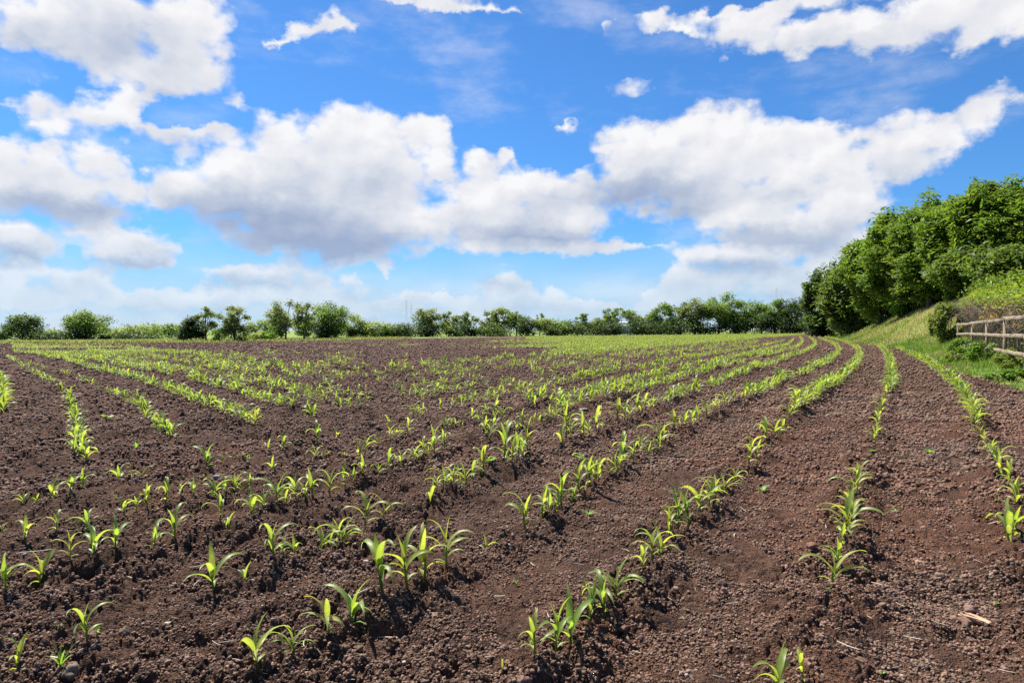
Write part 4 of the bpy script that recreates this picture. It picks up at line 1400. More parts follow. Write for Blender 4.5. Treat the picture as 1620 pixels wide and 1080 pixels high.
def clump(name, cat, label, cx, base_y, wpx, hpx, tone, n, size, group=None, Y=None, stems=True, long=1.5, flat=0.4):
    """A leafy weed or shrub standing on the verge."""
    rng = np.random.default_rng(int(cx * 3 + base_y))
    x, y = ground(cx, base_y) if Y is None else ((cx - 810) / FPX * Y, Y)
    w, h = wpx * y / FPX, hpx * y / FPX
    z = float(surf(x, y)[0])
    r = empty(name, (x, y, z))
    tag(r, label, cat, group)
    L = []
    for _ in range(16):
        p = rng.normal(size=3)
        p /= np.linalg.norm(p)
        L.append((p[0] * w * 0.36, p[1] * w * 0.36, h * (0.45 + 0.38 * p[2]), w * rng.uniform(0.12, 0.22), h * rng.uniform(0.14, 0.24)))
    b = Bag()
    for (lx, ly, lz, rx, rz) in L:
        d = rng.normal(size=(n // 16, 3))
        d /= np.linalg.norm(d, axis=1)[:, None]
        q = rng.random(n // 16)[:, None] ** 0.45
        P = np.array([lx, ly, lz]) + d * q * np.array([rx, rx, rz])
        P[:, 2] = np.maximum(P[:, 2], 0.02)
        leaf_mass(b, P, size, rng, TONES[tone], 0.45, long, flat)
    b.build('leaves', MAT_HEDGE, r)
    if stems:
        b = Bag()
        for (lx, ly, lz, rx, rz) in L:
            b.add(*tube([(lx * 0.2, ly * 0.2, -0.05), (lx * 0.6, ly * 0.6, lz * 0.6), (lx, ly, lz + rz)], [0.012 * h, 0.010 * h, 0.005 * h], 4))
        b.build('stems', MAT_TWIG, r)


clump('hedge_end_shrub', 'shrub', 'leafy yellow-green shrub closing the left end of the bramble hedge', 1500, 0, 60, 66, 'yellow', 6500, 0.11, Y=35.5)
VG = 'weed clumps on the verge below the fence'
clump('weed_clump', 'weeds', 'nettle-like green clump low on the verge at the right edge', 1606, 606, 40, 22, 'fresh', 1100, 0.060, VG)
clump('weed_clump', 'weeds', 'mid green weed clump under the bottom fence rail', 1556, 577, 50, 38, 'fresh', 1500, 0.062, VG)
clump('weed_clump', 'weeds', 'yellow-green weed clump beneath the fence at the right edge', 1598, 585, 46, 36, 'yellow', 1100, 0.055, VG)
clump('weed_clump', 'weeds', 'fresh green weed clump left of the fence end', 1520, 566, 40, 30, 'fresh', 1000, 0.075, VG)
clump('weed_clump', 'weeds', 'pale yellowish weed clump in the open verge before the fence', 1512, 577, 34, 20, 'yellow', 700, 0.06, VG)
clump('weed_clump', 'weeds', 'small green weed clump at the soil edge on the right', 1570, 604, 30, 14, 'fresh', 500, 0.045, VG)


# ------------------------------------------------------------------ young maize
def maize_material():
    m, b, out = new_mat('maize_leaf')
    t = tint_attr(b)
    geo = b.node('ShaderNodeNewGeometry')
    n = noise3(b, geo.outputs['Position'], 40.0, 2, 0.5)
    col = b.mix(1.0, t, b.ramp(n, [(0.3, (0.85, 0.85, 0.85)), (0.7, (1.12, 1.12, 1.12))]), 'MULTIPLY')
    bs = b.node('ShaderNodeBsdfPrincipled')
    b.l.new(col, bs.inputs['Base Color'])
    bs.inputs['Roughness'].default_value = 0.46
    bs.inputs['Specular IOR Level'].default_value = 0.6
    tr = b.node('ShaderNodeBsdfTranslucent')
    b.l.new(b.v('MULTIPLY', col, (2.05, 2.0, 0.85)), tr.inputs[0])
    mx = b.node('ShaderNodeMixShader')
    mx.inputs[0].default_value = 0.5
    b.l.new(bs.outputs[0], mx.inputs[1])
    b.l.new(tr.outputs[0], mx.inputs[2])
    b.l.new(mx.outputs[0], out.inputs[0])
    return m


MAT_MAIZE = maize_material()


def maize_leaf(z0, yaw, length, width, ang, curl, rng, n=11, wave=0.0, tip=False, tint=(0.125, 0.215, 0.030), across=3, power=1.6):
    """Strap leaf from height z0 of the stem: leaves at ang from the vertical and arches over by curl."""
    s = np.linspace(0, 1, n)
    th = ang + curl * s ** power
    side = rng.normal() * 0.25
    yw = yaw + side * s ** 1.5
    d = np.stack([np.sin(th) * np.cos(yw), np.sin(th) * np.sin(yw), np.cos(th)], -1)
    P = np.zeros((n, 3))
    P[1:] = np.cumsum((d[1:] + d[:-1]) * 0.5 * (length / (n - 1)), axis=0)
    P[:, 2] += z0
    prof = np.minimum(1, 0.42 + 1.9 * s) * np.clip(1 - s ** 2.6, 0.0, 1)
    w = width * 0.59 * prof
    t = d
    up = np.stack([-np.cos(th) * np.cos(yw), -np.cos(th) * np.sin(yw), np.sin(th)], -1)      # upper face normal
    tw = rng.normal() * 0.5 * s
    sd = np.cross(t, up)
    sd, up = sd * np.cos(tw)[:, None] + up * np.sin(tw)[:, None], up * np.cos(tw)[:, None] - sd * np.sin(tw)[:, None]
    wv = wave * np.sin(s * rng.uniform(9, 14) + rng.uniform(0, 6))[:, None] * w[:, None]
    fold = (0.55 - 0.35 * s)[:, None] * w[:, None]
    if across == 3:
        rows = [P - sd * w[:, None] + up * (fold + wv), P, P + sd * w[:, None] + up * (fold - wv)]
    else:
        rows = [P - sd * w[:, None], P + sd * w[:, None]]
    k = len(rows)
    V = np.stack(rows, 1).reshape(-1, 3)
    i = np.arange(n - 1)[:, None] * k + np.arange(k - 1)[None, :]
    F = np.stack([i, i + 1, i + 1 + k, i + k], -1).reshape(-1, 4)
    c = np.array(tint) * np.ones((n, k, 1))
    if k == 3:
        c[:, 1] *= (1.25, 1.12, 1.25)
    c = c * (0.92 + 0.16 * s)[:, None, None]
    c[: max(n // 6, 1)] *= np.array((1.05, 0.95, 1.2))
    if tip:
        q = sstep(s, 0.72, 1.0)[:, None, None]
        c = c * (1 - q) + np.array((0.34, 0.30, 0.10)) * q
    return V, F, c.reshape(-1, 3)


def maize_plan(kind, rng, across=3, n=11):
    """Stem and leaves of one seedling as arrays, scaled to a height of one."""
    leaves = []
    y0 = rng.uniform(0, 6.283)
    hue = rng.uniform(0.0, 1.0)
    tint = np.array((0.185, 0.290, 0.060)) * (1 - hue) + np.array((0.285, 0.335, 0.074)) * hue

    def lf(z, k, L, W, a, c, **kw):
        yaw = y0 + math.pi * (k % 2) + rng.normal() * 0.35
        leaves.append(maize_leaf(z, yaw, L, W, a, c, rng, n=n, wave=0.10, tip=rng.random() < 0.22, tint=tint * rng.uniform(0.85, 1.15), across=across, **kw))
    if kind == 'upright':
        stem = 0.36
        lf(0.10, 0, 0.26, 0.055, 0.9, 1.2)
        lf(0.16, 1, 0.42, 0.065, 0.55, 1.7)
        lf(0.24, 0, 0.62, 0.085, 0.42, 1.9)
        lf(0.30, 1, 0.72, 0.095, 0.34, 2.0)
        lf(0.34, 0, 0.70, 0.105, 0.16, rng.uniform(0.6, 2.4), power=2.6)
        lf(0.35, 1, 0.60, 0.095, 0.06, rng.uniform(0.1, 0.7))
        if rng.random() < 0.6:
            lf(0.28, 1, 0.55, 0.08, 0.6, 1.6)
    elif kind == 'arched':
        stem = 0.27
        lf(0.07, 0, 0.34, 0.075, 0.9, 1.3)
        lf(0.14, 1, 0.80, 0.095, 0.55, 1.9)
        lf(0.19, 0, 0.98, 0.105, 0.42, 2.1)
        lf(0.24, 1, 0.90, 0.105, 0.40, 1.7)
        lf(0.26, 0, 0.78, 0.110, 0.10, rng.uniform(0.2, 1.1))
        if rng.random() < 0.5:
            lf(0.22, 0, 0.70, 0.09, 0.65, 1.7)
    elif kind == 'drooping':
        stem = 0.33
        lf(0.12, 0, 0.45, 0.07, 0.75, 1.7)
        lf(0.20, 1, 0.85, 0.085, 0.45, 2.5)
        lf(0.26, 0, 0.95, 0.09, 0.30, 2.6)
        lf(0.30, 1, 0.90, 0.10, 0.18, 2.4, power=2.2)
        lf(0.32, 0, 0.55, 0.09, 0.10, 0.5)
    else:
        stem = 0.25
        lf(0.08, 0, 0.50, 0.085, 0.75, 1.5)
        lf(0.16, 1, 0.80, 0.10, 0.50, 1.9)
        lf(0.22, 0, 0.80, 0.11, 0.18, rng.uniform(0.4, 1.6))
        if rng.random() < 0.5:
            lf(0.20, 1, 0.55, 0.09, 0.35, 1.2)
    lean = rng.normal(0, 0.02, 2)
    SV, SF = tube([(0, 0, -0.12), (lean[0] * 0.2, lean[1] * 0.2, 0.02), (lean[0], lean[1], stem * 0.6), (lean[0], lean[1], stem + 0.10)], [0.024, 0.023, 0.022, 0.010], 7)
    sc = np.repeat(np.array([(0.11, 0.045, 0.03), (0.12, 0.10, 0.03), (0.12, 0.19, 0.03), (0.14, 0.22, 0.03)]), 7, axis=0)
    H = max(v[:, 2].max() for v, f, c in leaves)
    return (SV / H, SF, sc), [(v / H, f, c) for v, f, c in leaves]


KINDS = ('upright', 'arched', 'drooping', 'small')
PROTO = {}
for _k in KINDS:
    PROTO[_k] = []
    for _i in range(6):
        (sv, sf, sc), lv = maize_plan(_k, np.random.default_rng(100 * KINDS.index(_k) + _i + 7))
        so = mesh_np('stem', sv, sf, MAT_MAIZE, col=sc, smooth=True, link=False)
        los = [mesh_np('leaf', v, f, MAT_MAIZE, col=c, smooth=True, link=False) for v, f, c in lv]
        PROTO[_k].append((so, los))

MAIZE = 'young maize plants in the drilled rows'
ORD = ['first', 'second', 'third', 'fourth', 'fifth', 'sixth', 'seventh', 'eighth', 'ninth', 'tenth', 'eleventh', 'twelfth', 'thirteenth', 'fourteenth', 'fifteenth', 'sixteenth', 'seventeenth', 'eighteenth', 'nineteenth', 'twentieth']
ORD += ['twenty-' + o for o in ORD[:9]] + ['thirtieth'] + ['thirty-' + o for o in ORD[:9]] + ['fortieth'] + ['forty-' + o for o in ORD[:9]] + ['fiftieth'] + ['fifty-' + o for o in ORD[:9]] + ['sixtieth'] + ['sixty-' + o for o in ORD[:9]]
LOOK = {'upright': 'broad-leaved', 'arched': 'wide arching', 'drooping': 'droopy-leaved', 'small': 'sparse'}


def plant_maize(x, y, h, kind, label, rng, yaw=None):
    so, los = PROTO[kind][rng.integers(0, 6)]
    z = float(surf(x, y)[0]) - 0.004
    r = empty('maize_plant', (x, y, z), rng.uniform(0, 6.283) if yaw is None else yaw)
    r.scale = (h, h, h)
    r.rotation_euler[0] = rng.normal() * 0.07
    r.rotation_euler[1] = rng.normal() * 0.07
    tag(r, label, 'maize plant', MAIZE)
    for p in [so] + los:
        c = p.copy()
        C.objects.link(c)
        c.parent = r
    return r


# positions read off the photograph: (column, row of the stem foot, height) in enlarged crops, see ROW below
C5, C6, C7 = (0, 600), (540, 600), (1080, 600)
ROWS = {
    1: [(C7, [(1175, 590, 160, 'a'), (1190, 545, 120, 'd'), (1196, 500, 105, 'u'), (1188, 455, 95, 'd'), (1168, 405, 90, 'u'), (1143, 372, 80, 'u'), (1130, 340, 75, 'd'), (1118, 312, 60, 'u'), (1105, 290, 60, 'd'),
              (1090, 262, 60, 'u'), (1075, 235, 52, 'u'), (1062, 212, 45, 'd')])],
    2: [(C7, [(345, 1125, 180, 'a'), (440, 1090, 125, 'u'), (545, 735, 165, 'a'), (562, 690, 110, 'u'), (576, 655, 90, 'd'), (598, 592, 100, 'u'), (590, 565, 150, 'a'), (606, 540, 130, 'u'), (598, 505, 105, 'u'), (612, 470, 100, 'd'),
              (620, 440, 100, 'u'), (630, 410, 80, 'u'), (640, 378, 60, 's'), (685, 235, 60, 'u'), (690, 208, 62, 'a'), (694, 180, 60, 'u'), (702, 155, 58, 'u'), (712, 125, 55, 'd'), (722, 95, 50, 'u'), (733, 66, 45, 'u')])],
    3: [(C6, [(570, 1090, 50, 's'), (685, 1080, 145, 'u'), (770, 1012, 185, 'u'), (820, 960, 185, 'a'), (885, 915, 145, 'u'), (870, 775, 45, 's'), (945, 860, 145, 'd'), (985, 790, 130, 'a'), (1072, 715, 105, 'u'), (1110, 672, 110, 'd'),
              (1140, 640, 120, 'a'), (1168, 590, 100, 'u'), (1200, 560, 125, 'u')]),
        (C7, [(22, 560, 150, 'u'), (62, 500, 120, 'a'), (96, 470, 100, 'd'), (122, 455, 85, 'u'), (150, 415, 95, 'a'), (186, 375, 60, 'd'), (238, 318, 110, 'u'), (268, 290, 70, 'd'), (300, 232, 80, 'd'), (330, 218, 70, 'a'), (352, 200, 66, 'd'),
              (380, 165, 62, 'd'), (400, 142, 60, 'u')])],
    4: [(C5, [(905, 1082, 165, 'a'), (1032, 1010, 112, 'a'), (1166, 950, 145, 'a')]),
        (C6, [(35, 895, 170, 'a'), (145, 830, 190, 'd'), (232, 795, 200, 'u'), (292, 750, 190, 'u'), (372, 705, 175, 'u'), (512, 620, 72, 's'), (655, 545, 120, 'd'), (718, 515, 118, 'u'), (746, 490, 95, 'd'), (785, 465, 130, 'u'), (850, 412, 110, 'u'),
              (886, 398, 115, 'd'), (915, 372, 90, 'd'), (955, 350, 45, 's'), (980, 345, 90, 'u'), (1008, 318, 100, 'd'), (1040, 300, 78, 'u'), (1060, 285, 66, 'd'), (1125, 260, 98, 'd'), (1150, 232, 62, 'u'), (1190, 205, 78, 'u')]),
        (C7, [(5, 182, 70, 'u'), (35, 165, 62, 'd'), (62, 150, 60, 'u'), (88, 140, 58, 'd'), (118, 120, 54, 'u'), (150, 105, 50, 'd'), (180, 92, 48, 'u'), (212, 78, 46, 'u')])],
    5: [(C5, [(45, 1045, 115, 'u'), (300, 968, 112, 'd'), (755, 765, 140, 'a'), (868, 725, 72, 's'), (966, 670, 112, 'd'), (1046, 640, 72, 'a'), (1142, 610, 92, 'a'), (1206, 578, 85, 'd')]),
        (C6, [(5, 578, 90, 'a'), (82, 550, 100, 'd'), (150, 515, 70, 's'), (315, 450, 78, 'a'), (362, 422, 72, 'd'), (400, 402, 60, 'd'), (440, 382, 72, 'a'), (500, 362, 105, 'u'), (578, 322, 105, 'd'), (604, 305, 80, 'u'), (632, 302, 90, 'u'),
              (664, 285, 85, 'u'), (782, 242, 62, 's'), (800, 228, 105, 'u'), (815, 220, 80, 'u'), (860, 212, 74, 'd'), (884, 200, 52, 'u'), (908, 192, 78, 'd'), (962, 160, 42, 's'), (985, 162, 74, 'u'), (1010, 150, 60, 'd'), (1050, 130, 62, 'u'), (1082, 118, 54, 'd'), (1112, 106, 46, 'u')])],
    6: [(C5, [(8, 790, 112, 'u'), (134, 745, 115, 'a'), (240, 700, 92, 'u'), (327, 682, 112, 'a'), (404, 652, 92, 'a'), (537, 606, 80, 'd'), (615, 592, 98, 'd'), (780, 537, 78, 'd'), (812, 540, 52, 's'), (896, 502, 95, 'a'), (985, 470, 95, 'a'),
              (1050, 446, 76, 'd'), (1110, 434, 86, 'a'), (1172, 412, 76, 'd')]),
        (C6, [(10, 396, 76, 'u'), (75, 380, 62, 'a'), (170, 337, 62, 'd'), (207, 320, 52, 'a'), (256, 302, 48, 's'), (291, 290, 52, 'd'), (330, 280, 92, 'u'), (368, 260, 62, 'd'), (515, 222, 62, 'd'), (546, 206, 64, 'u'), (624, 190, 38, 's'),
              (650, 176, 48, 'u'), (684, 166, 42, 'u'), (705, 160, 36, 'd'), (736, 146, 40, 'd'), (766, 140, 42, 'u')])],
    7: [(C5, [(2, 556, 28, 's'), (80, 582, 78, 'a'), (196, 556, 62, 'd'), (300, 532, 70, 'a'), (436, 490, 62, 's'), (520, 476, 78, 'u'), (586, 460, 72, 'd'), (690, 440, 66, 'a'), (758, 414, 72, 'a'), (838, 390, 62, 'd'), (884, 384, 52, 'd'),
              (966, 346, 52, 'a'), (1120, 316, 52, 'a'), (1164, 306, 24, 's')]),
        (C6, [(60, 270, 42, 's'), (86, 256, 54, 'd'), (174, 222, 46, 'u'), (190, 216, 36, 's'), (236, 206, 48, 'd'), (375, 176, 46, 'u'), (404, 166, 32, 's'), (430, 166, 24, 's'), (464, 156, 38, 'd'), (490, 150, 32, 's'), (516, 136, 34, 'd'), (545, 130, 66, 'u'), (575, 128, 42, 'd')])],
    8: [(C5, [(75, 456, 48, 'a'), (182, 432, 78, 'a'), (288, 400, 70, 'u'), (420, 372, 68, 'd'), (500, 370, 42, 's'), (736, 312, 78, 'a'), (790, 302, 42, 's'), (852, 296, 28, 's'), (888, 290, 28, 's'), (950, 272, 42, 's'), (1004, 268, 52, 'd'), (1128, 236, 64, 'd'), (1200, 212, 34, 's')]),
        (C6, [(165, 162, 38, 'd'), (255, 132, 46, 'd'), (290, 126, 42, 'u'), (352, 108, 38, 'd'), (390, 100, 36, 'u')])],
}
KEY = {'u': 'upright', 'a': 'arched', 'd': 'drooping', 's': 'small'}
ROWNAME = {1: 'row nearest the bank', 2: 'second row from bank', 3: 'third row from bank', 4: 'fourth row from bank', 5: 'fifth row from bank', 6: 'sixth row from bank', 7: 'seventh row from bank', 8: 'eighth row from bank'}
PR = np.random.default_rng(77)
PLACED = []
for rn, sets in ROWS.items():
    seq = [(ox + cx / 2.25, oy + cy / 2.25, ch, kk, ox) for (ox, oy), pts in sets for (cx, cy, ch, kk) in pts]
    full = []
    for i, p in enumerate(seq):
        full.append(p)
        if i + 1 < len(seq) and rn > 3:
            q = seq[i + 1]
            gap = math.hypot(q[0] - p[0], q[1] - p[1])
            if 13 < gap < 62 and not (rn == 4 and p[1] > 860) and PR.random() < (0.6 if p[1] < 830 else 0.3):
                f = PR.uniform(0.42, 0.6)
                full.append((p[0] + (q[0] - p[0]) * f, p[1] + (q[1] - p[1]) * f, min(p[2], q[2]) * PR.uniform(0.6, 0.95), 'uads'[PR.integers(0, 4)], p[4]))
    for k, (px, py, ch, kk, ox) in enumerate(full):
        x, y = ground(px, py)
        h = ch / 2.25 * y / FPX * (1.28 if rn > 4 else 1.12)
        kind = KEY[kk]
        size = 'tall ' if ch > 150 else ''
        lab = f"{size}{LOOK[kind]} maize seedling, {ORD[k]} from the near end of {ROWNAME[rn]}"
        plant_maize(x, y, max(h, 0.06), kind, lab, PR)
        PLACED.append((x, y))

# rows further back, as pixel polylines; each is laid on the ground and planted at its own spacing
STRIPS = [
    # (points, spacing, smallest height, largest height, share of gaps, what the row is called)
    ([(1548, 684), (1538, 655), (1518, 622), (1490, 594), (1460, 573), (1425, 555), (1395, 545), (1350, 535)], 0.115, 0.20, 0.32, 0.06, 'row nearest the grassy bank'),
    ([(1407, 626), (1412, 605), (1411, 585), (1405, 565), (1393, 550), (1365, 539), (1330, 533)], 0.11, 0.22, 0.34, 0.03, 'second row from the bank'),
    ([(1260, 660), (1290, 633), (1325, 610), (1350, 588), (1362, 568), (1358, 553), (1335, 541), (1305, 534)], 0.11, 0.22, 0.34, 0.04, 'third row from the bank'),
    ([(1180, 632), (1225, 612), (1270, 595), (1310, 575), (1330, 558), (1322, 546), (1295, 535)], 0.12, 0.20, 0.32, 0.12, 'fourth row from the bank'),
    ([(1040, 645), (1100, 622), (1180, 592), (1250, 568), (1288, 552), (1292, 543), (1280, 534)], 0.12, 0.20, 0.32, 0.15, 'fifth row from the bank'),
    ([(880, 655), (940, 640), (1000, 622), (1100, 594), (1200, 568), (1262, 551), (1272, 542), (1265, 533)], 0.13, 0.20, 0.32, 0.2, 'sixth row from the bank'),
    ([(810, 650), (880, 635), (1000, 607), (1120, 578), (1200, 560), (1250, 546), (1255, 538)], 0.13, 0.2, 0.32, 0.25, 'seventh row from the bank'),
    ([(725, 642), (820, 622), (950, 597), (1100, 567), (1200, 550), (1240, 541)], 0.13, 0.2, 0.32, 0.25, 'eighth row from the bank'),
    ([(130, 733), (123, 705), (122, 680), (115, 655), (108, 638)], 0.11, 0.15, 0.25, 0.05, 'thick upright-running row at the left'),
    ([(96, 620), (78, 608), (40, 584), (10, 566)], 0.16, 0.15, 0.24, 0.45, 'sparse row far left'),
    ([(2, 655), (4, 630), (3, 612), (-6, 598)], 0.11, 0.2, 0.28, 0.0, 'row cut by the left edge'),
    ([(270, 701), (256, 688), (240, 668), (226, 654), (208, 641), (180, 628)], 0.12, 0.13, 0.22, 0.15, 'short row left of centre'),
    ([(180, 628), (130, 606), (80, 588), (40, 574)], 0.3, 0.12, 0.2, 0.55, 'x'),
    ([(404, 678), (380, 668), (350, 656), (318, 643), (280, 628)], 0.10, 0.19, 0.27, 0.0, 'dense bright row left of centre'),
    ([(280, 628), (240, 612), (200, 599), (150, 585), (90, 570), (50, 561)], 0.14, 0.2, 0.28, 0.12, 'x'),
    ([(500, 662), (470, 654), (430, 642), (400, 633)], 0.11, 0.2, 0.3, 0.12, 'row above the dense bright one'),
    ([(400, 633), (350, 616), (290, 601), (230, 588), (150, 572), (90, 562)], 0.14, 0.2, 0.3, 0.15, 'x'),
    ([(690, 628), (640, 640), (600, 645), (560, 648), (520, 640), (470, 628), (400, 612), (320, 595), (240, 581), (150, 566), (110, 560)], 0.15, 0.15, 0.25, 0.34, 'x'),
    ([(1200, 545), (1060, 562), (900, 590), (760, 615), (640, 632), (560, 634), (480, 622), (400, 605), (310, 588), (220, 572), (140, 559)], 0.15, 0.15, 0.25, 0.42, 'x'),
    ([(1200, 543), (1060, 558), (900, 580), (760, 602), (660, 615), (560, 618), (470, 608), (380, 592), (300, 578), (220, 566), (140, 556)], 0.15, 0.15, 0.26, 0.36, 'x'),
    ([(1200, 541), (1060, 554), (900, 572), (760, 590), (660, 602), (560, 606), (470, 599), (380, 585), (300, 572), (200, 560)], 0.15, 0.15, 0.26, 0.38, 'x'),
    ([(1200, 540), (1060, 551), (900, 566), (760, 581), (660, 591), (560, 596), (470, 590), (380, 579), (300, 567), (200, 556)], 0.15, 0.15, 0.26, 0.38, 'x'),
    ([(1180, 540), (1060, 548), (900, 561), (760, 574), (660, 582), (560, 586), (470, 583), (380, 573), (300, 563), (200, 553)], 0.12, 0.2, 0.32, 0.25, 'x'),
]


def row_points(pts, spacing):
    p = np.array(pts, float)
    d = np.concatenate([[0], np.cumsum(np.hypot(*np.diff(p, axis=0).T))])
    u = np.linspace(0, d[-1], max(int(d[-1] / 3), 8))
    # rounded corners
    qx, qy = np.interp(u, d, p[:, 0]), np.interp(u, d, p[:, 1])
    k = np.array([1, 2, 3, 2, 1.0]) / 9
    for _ in range(2):
        qx = np.convolve(np.pad(qx, 2, mode='reflect', reflect_type='odd'), k, 'valid')
        qy = np.convolve(np.pad(qy, 2, mode='reflect', reflect_type='odd'), k, 'valid')
    g = np.array([ground(a, b) for a, b in zip(qx, qy)])
    L = np.concatenate([[0], np.cumsum(np.hypot(*np.diff(g, axis=0).T))])
    s = np.arange(0, L[-1], spacing)
    s = s + PR.normal(0, spacing * 0.22, len(s))
    return np.interp(s, L, g[:, 0]), np.interp(s, L, g[:, 1])


CAND = []
for si, (pts, sp, h0, h1, gap, nm) in enumerate(STRIPS):
    x, y = row_points(pts, sp)
    gp = fbm(x * 1.5 + si * 9.7, y * 1.5, 2, 44)
    thr = np.quantile(gp, gap) if gap > 0 else -1
    keep = (gp >= thr) & (soil_mask(x, y) > 0.2)
    x, y = x[keep] + PR.normal(0, 0.02, keep.sum()), y[keep] + PR.normal(0, 0.02, keep.sum())
    h = (h0 + (h1 - h0) * PR.random(len(x))) * (0.8 + 0.45 * fbm(x * 1.1, y * 1.1, 2, 46))
    CAND += [(a, b, c, nm) for a, b, c in zip(x, y, h)]
CAND.sort(key=lambda c: -c[2] / c[1])
N_SINGLE = 300 - len(PLACED)
SHARED = {'row nearest the grassy bank': 'small maize plant crowded in the far stretch of the row nearest the grassy bank',
          'thick upright-running row at the left': 'maize plant crowded in the thick bright clump-like row at the far left of the field',
          'row cut by the left edge': 'maize plant crowded in the bright row cut off by the left edge',
          'short row left of centre': 'small maize plant in the short slanting row right of the thick left one',
          'dense bright row left of centre': 'maize plant crowded in the dense bright slanting row left of the middle',
          'row above the dense bright one': 'small maize plant in the broken slanting row above the dense bright one',
          'sparse row far left': 'tiny maize plant in the sparse faint row at the far left',
          'x': 'small maize plant in the flat-looking far rows across the middle of the field'}
REST = []
for (x, y, h, nm) in CAND:
    if N_SINGLE > 0:
        lab = SHARED.get(nm) or f"small maize plant crowded in the far stretch of the {nm.replace('from bank', 'from the bank')}"
        plant_maize(x, y, h, KINDS[PR.integers(0, 3)], lab, PR)
        N_SINGLE -= 1
    else:
        REST.append((x, y, h))


def far_rows():
    """Ground positions of the rows towards the far edge of the field."""
    out = []
    Yc = 19.5
    while Yc < 182:
        step = 0.8 if Yc < 60 else 1.25
        yc = 527.0 + CAM_H * FPX / Yc
        xs = np.arange(20, 1290, 4.0)
        base = np.interp(xs, [0, 280, 640, 1290], [545, 541.5, 533.5, 527.6])
        sh = np.where(xs > 600, (1288 - xs) / 688, np.where(xs > 420, 1.0, 1 - 0.80 * np.clip((420 - xs) / 420, 0, 1) ** 1.1))
        c0 = np.interp(600, [0, 280, 640, 1290], [545, 541.5, 533.5, 527.6])
        py = base + (yc - c0) * np.clip(sh, 0.02, 1)
        if yc - c0 < 0.3:
            break
        t = (xs - 810) / FPX
        # solve the distance on the gently tilted plane
        y = CAM_H / np.maximum((py - HORIZON) / FPX + 0.008 * t, 1e-3)
        for _ in range(6):
            y = np.maximum((CAM_H - terrain(t * y, y)) / np.maximum((py - HORIZON) / FPX, 1e-3), 2.0)
        y = np.clip(y, 2, 190)
        x = t * y
        L = np.concatenate([[0], np.cumsum(np.hypot(np.diff(x), np.diff(y)))])
        sp = 0.15 if Yc < 40 else (0.20 if Yc < 80 else 0.36)
        s = np.arange(0, L[-1], sp)
        s = s + PR.normal(0, sp * 0.3, len(s))
        X, Y = np.interp(s, L, x), np.interp(s, L, y)
        n1 = fbm(X * 0.10, Y * 0.16, 3, 51)
        n2 = fbm(X * 0.7, Y * 0.7, 2, 52)
        tt = X / np.maximum(Y, 1)
        right = sstep(tt, -0.05, 0.12)
        dens = np.where(Y < 30, 0.22 + 0.3 * right, np.where(Y < 62, 0.16 + 0.54 * right, 0.16 + 0.54 * right))
        dens = np.where((Y > 95) & (tt > 0.02), 0.80, dens)
        dens = np.where((Y > 160) & (tt < 0.40), 0.06, dens)
        dens = np.where((tt > 0.3), np.maximum(dens, 0.75), dens)
        dens = np.where((tt < -0.55) & (Y < 70), np.maximum(dens, 0.30), dens)
        keep = (n1 * 0.6 + n2 * 0.4 < 0.30 + 0.42 * dens) & (PR.random(len(X)) < 0.35 + 0.65 * dens) & (soil_mask(X, Y) > 0.3)
        out.append(np.stack([X[keep], Y[keep], PR.uniform(0.15, 0.28, keep.sum()) * (0.8 + 0.4 * dens[keep])], -1))
        Yc += step
    return np.concatenate(out)


def build_far_maize():
    far = far_rows()
    near = np.array(REST)
    VV, FF, CC, off = [], [], [], 0
    for P, nseg, acr in ((near, 5, 2), (far[far[:, 1] < 45], 4, 2), (far[far[:, 1] >= 45], 3, 2)):
        protos = []
        for k in KINDS[:3]:
            for i in range(4):
                (sv, sf, sc), lv = maize_plan(k, np.random.default_rng(500 + i + 10 * KINDS.index(k)), across=acr, n=nseg + 1)
                b = Bag()
                wide = 1.0 if nseg > 3 else 1.25
                for v, f, c in lv:
                    v = v.reshape(-1, 2, 3)
                    mid = v.mean(1, keepdims=True)
                    b.add((mid + (v - mid) * wide).reshape(-1, 3), f, c)
                protos.append((np.concatenate(b.V), np.concatenate(b.F), np.concatenate(b.c)))
        which = PR.integers(0, len(protos), len(P))
        z = surf(P[:, 0], P[:, 1])
        yaw = PR.uniform(0, 6.283, len(P))
        for k, (pv, pf, pc) in enumerate(protos):
            s = np.where(which == k)[0]
            if not len(s):
                continue
            c, sn = np.cos(yaw[s])[:, None], np.sin(yaw[s])[:, None]
            h = P[s, 2][:, None]
            vx = (pv[:, 0] * c - pv[:, 1] * sn) * h + P[s, 0][:, None]
            vy = (pv[:, 0] * sn + pv[:, 1] * c) * h + P[s, 1][:, None]
            vz = pv[:, 2] * h + z[s][:, None]
            VV.append(np.stack([vx, vy, vz], -1).reshape(-1, 3))
            FF.append((pf[None] + (np.arange(len(s)) * len(pv))[:, None, None] + off).reshape(-1, 4))
            CC.append((pc[None] * PR.uniform(0.7, 1.2, (len(s), 1, 1)) * 0.9).reshape(-1, 3))
            off += len(s) * len(pv)
    o = mesh_np('young_maize', np.concatenate(VV), np.concatenate(FF), MAT_MAIZE, col=np.concatenate(CC), smooth=True)
    tag(o, 'bright yellow-green young maize in rows across the far field', 'maize crop', kind='stuff')
    print('far maize plants', len(far), 'near rest', len(near), 'placed', len(PLACED), 'faces', sum(len(f) for f in FF))


build_far_maize()


# ------------------------------------------------------------------ litter, stones and weeds on the soil
MAT_STRAW, _b, _o = new_mat('bleached_straw')
_bs = _b.node('ShaderNodeBsdfPrincipled')
_b.l.new(tint_attr(_b), _bs.inputs['Base Color'])
_bs.inputs['Roughness'].default_value = 0.7
_b.l.new(_bs.outputs[0], _o.inputs[0])


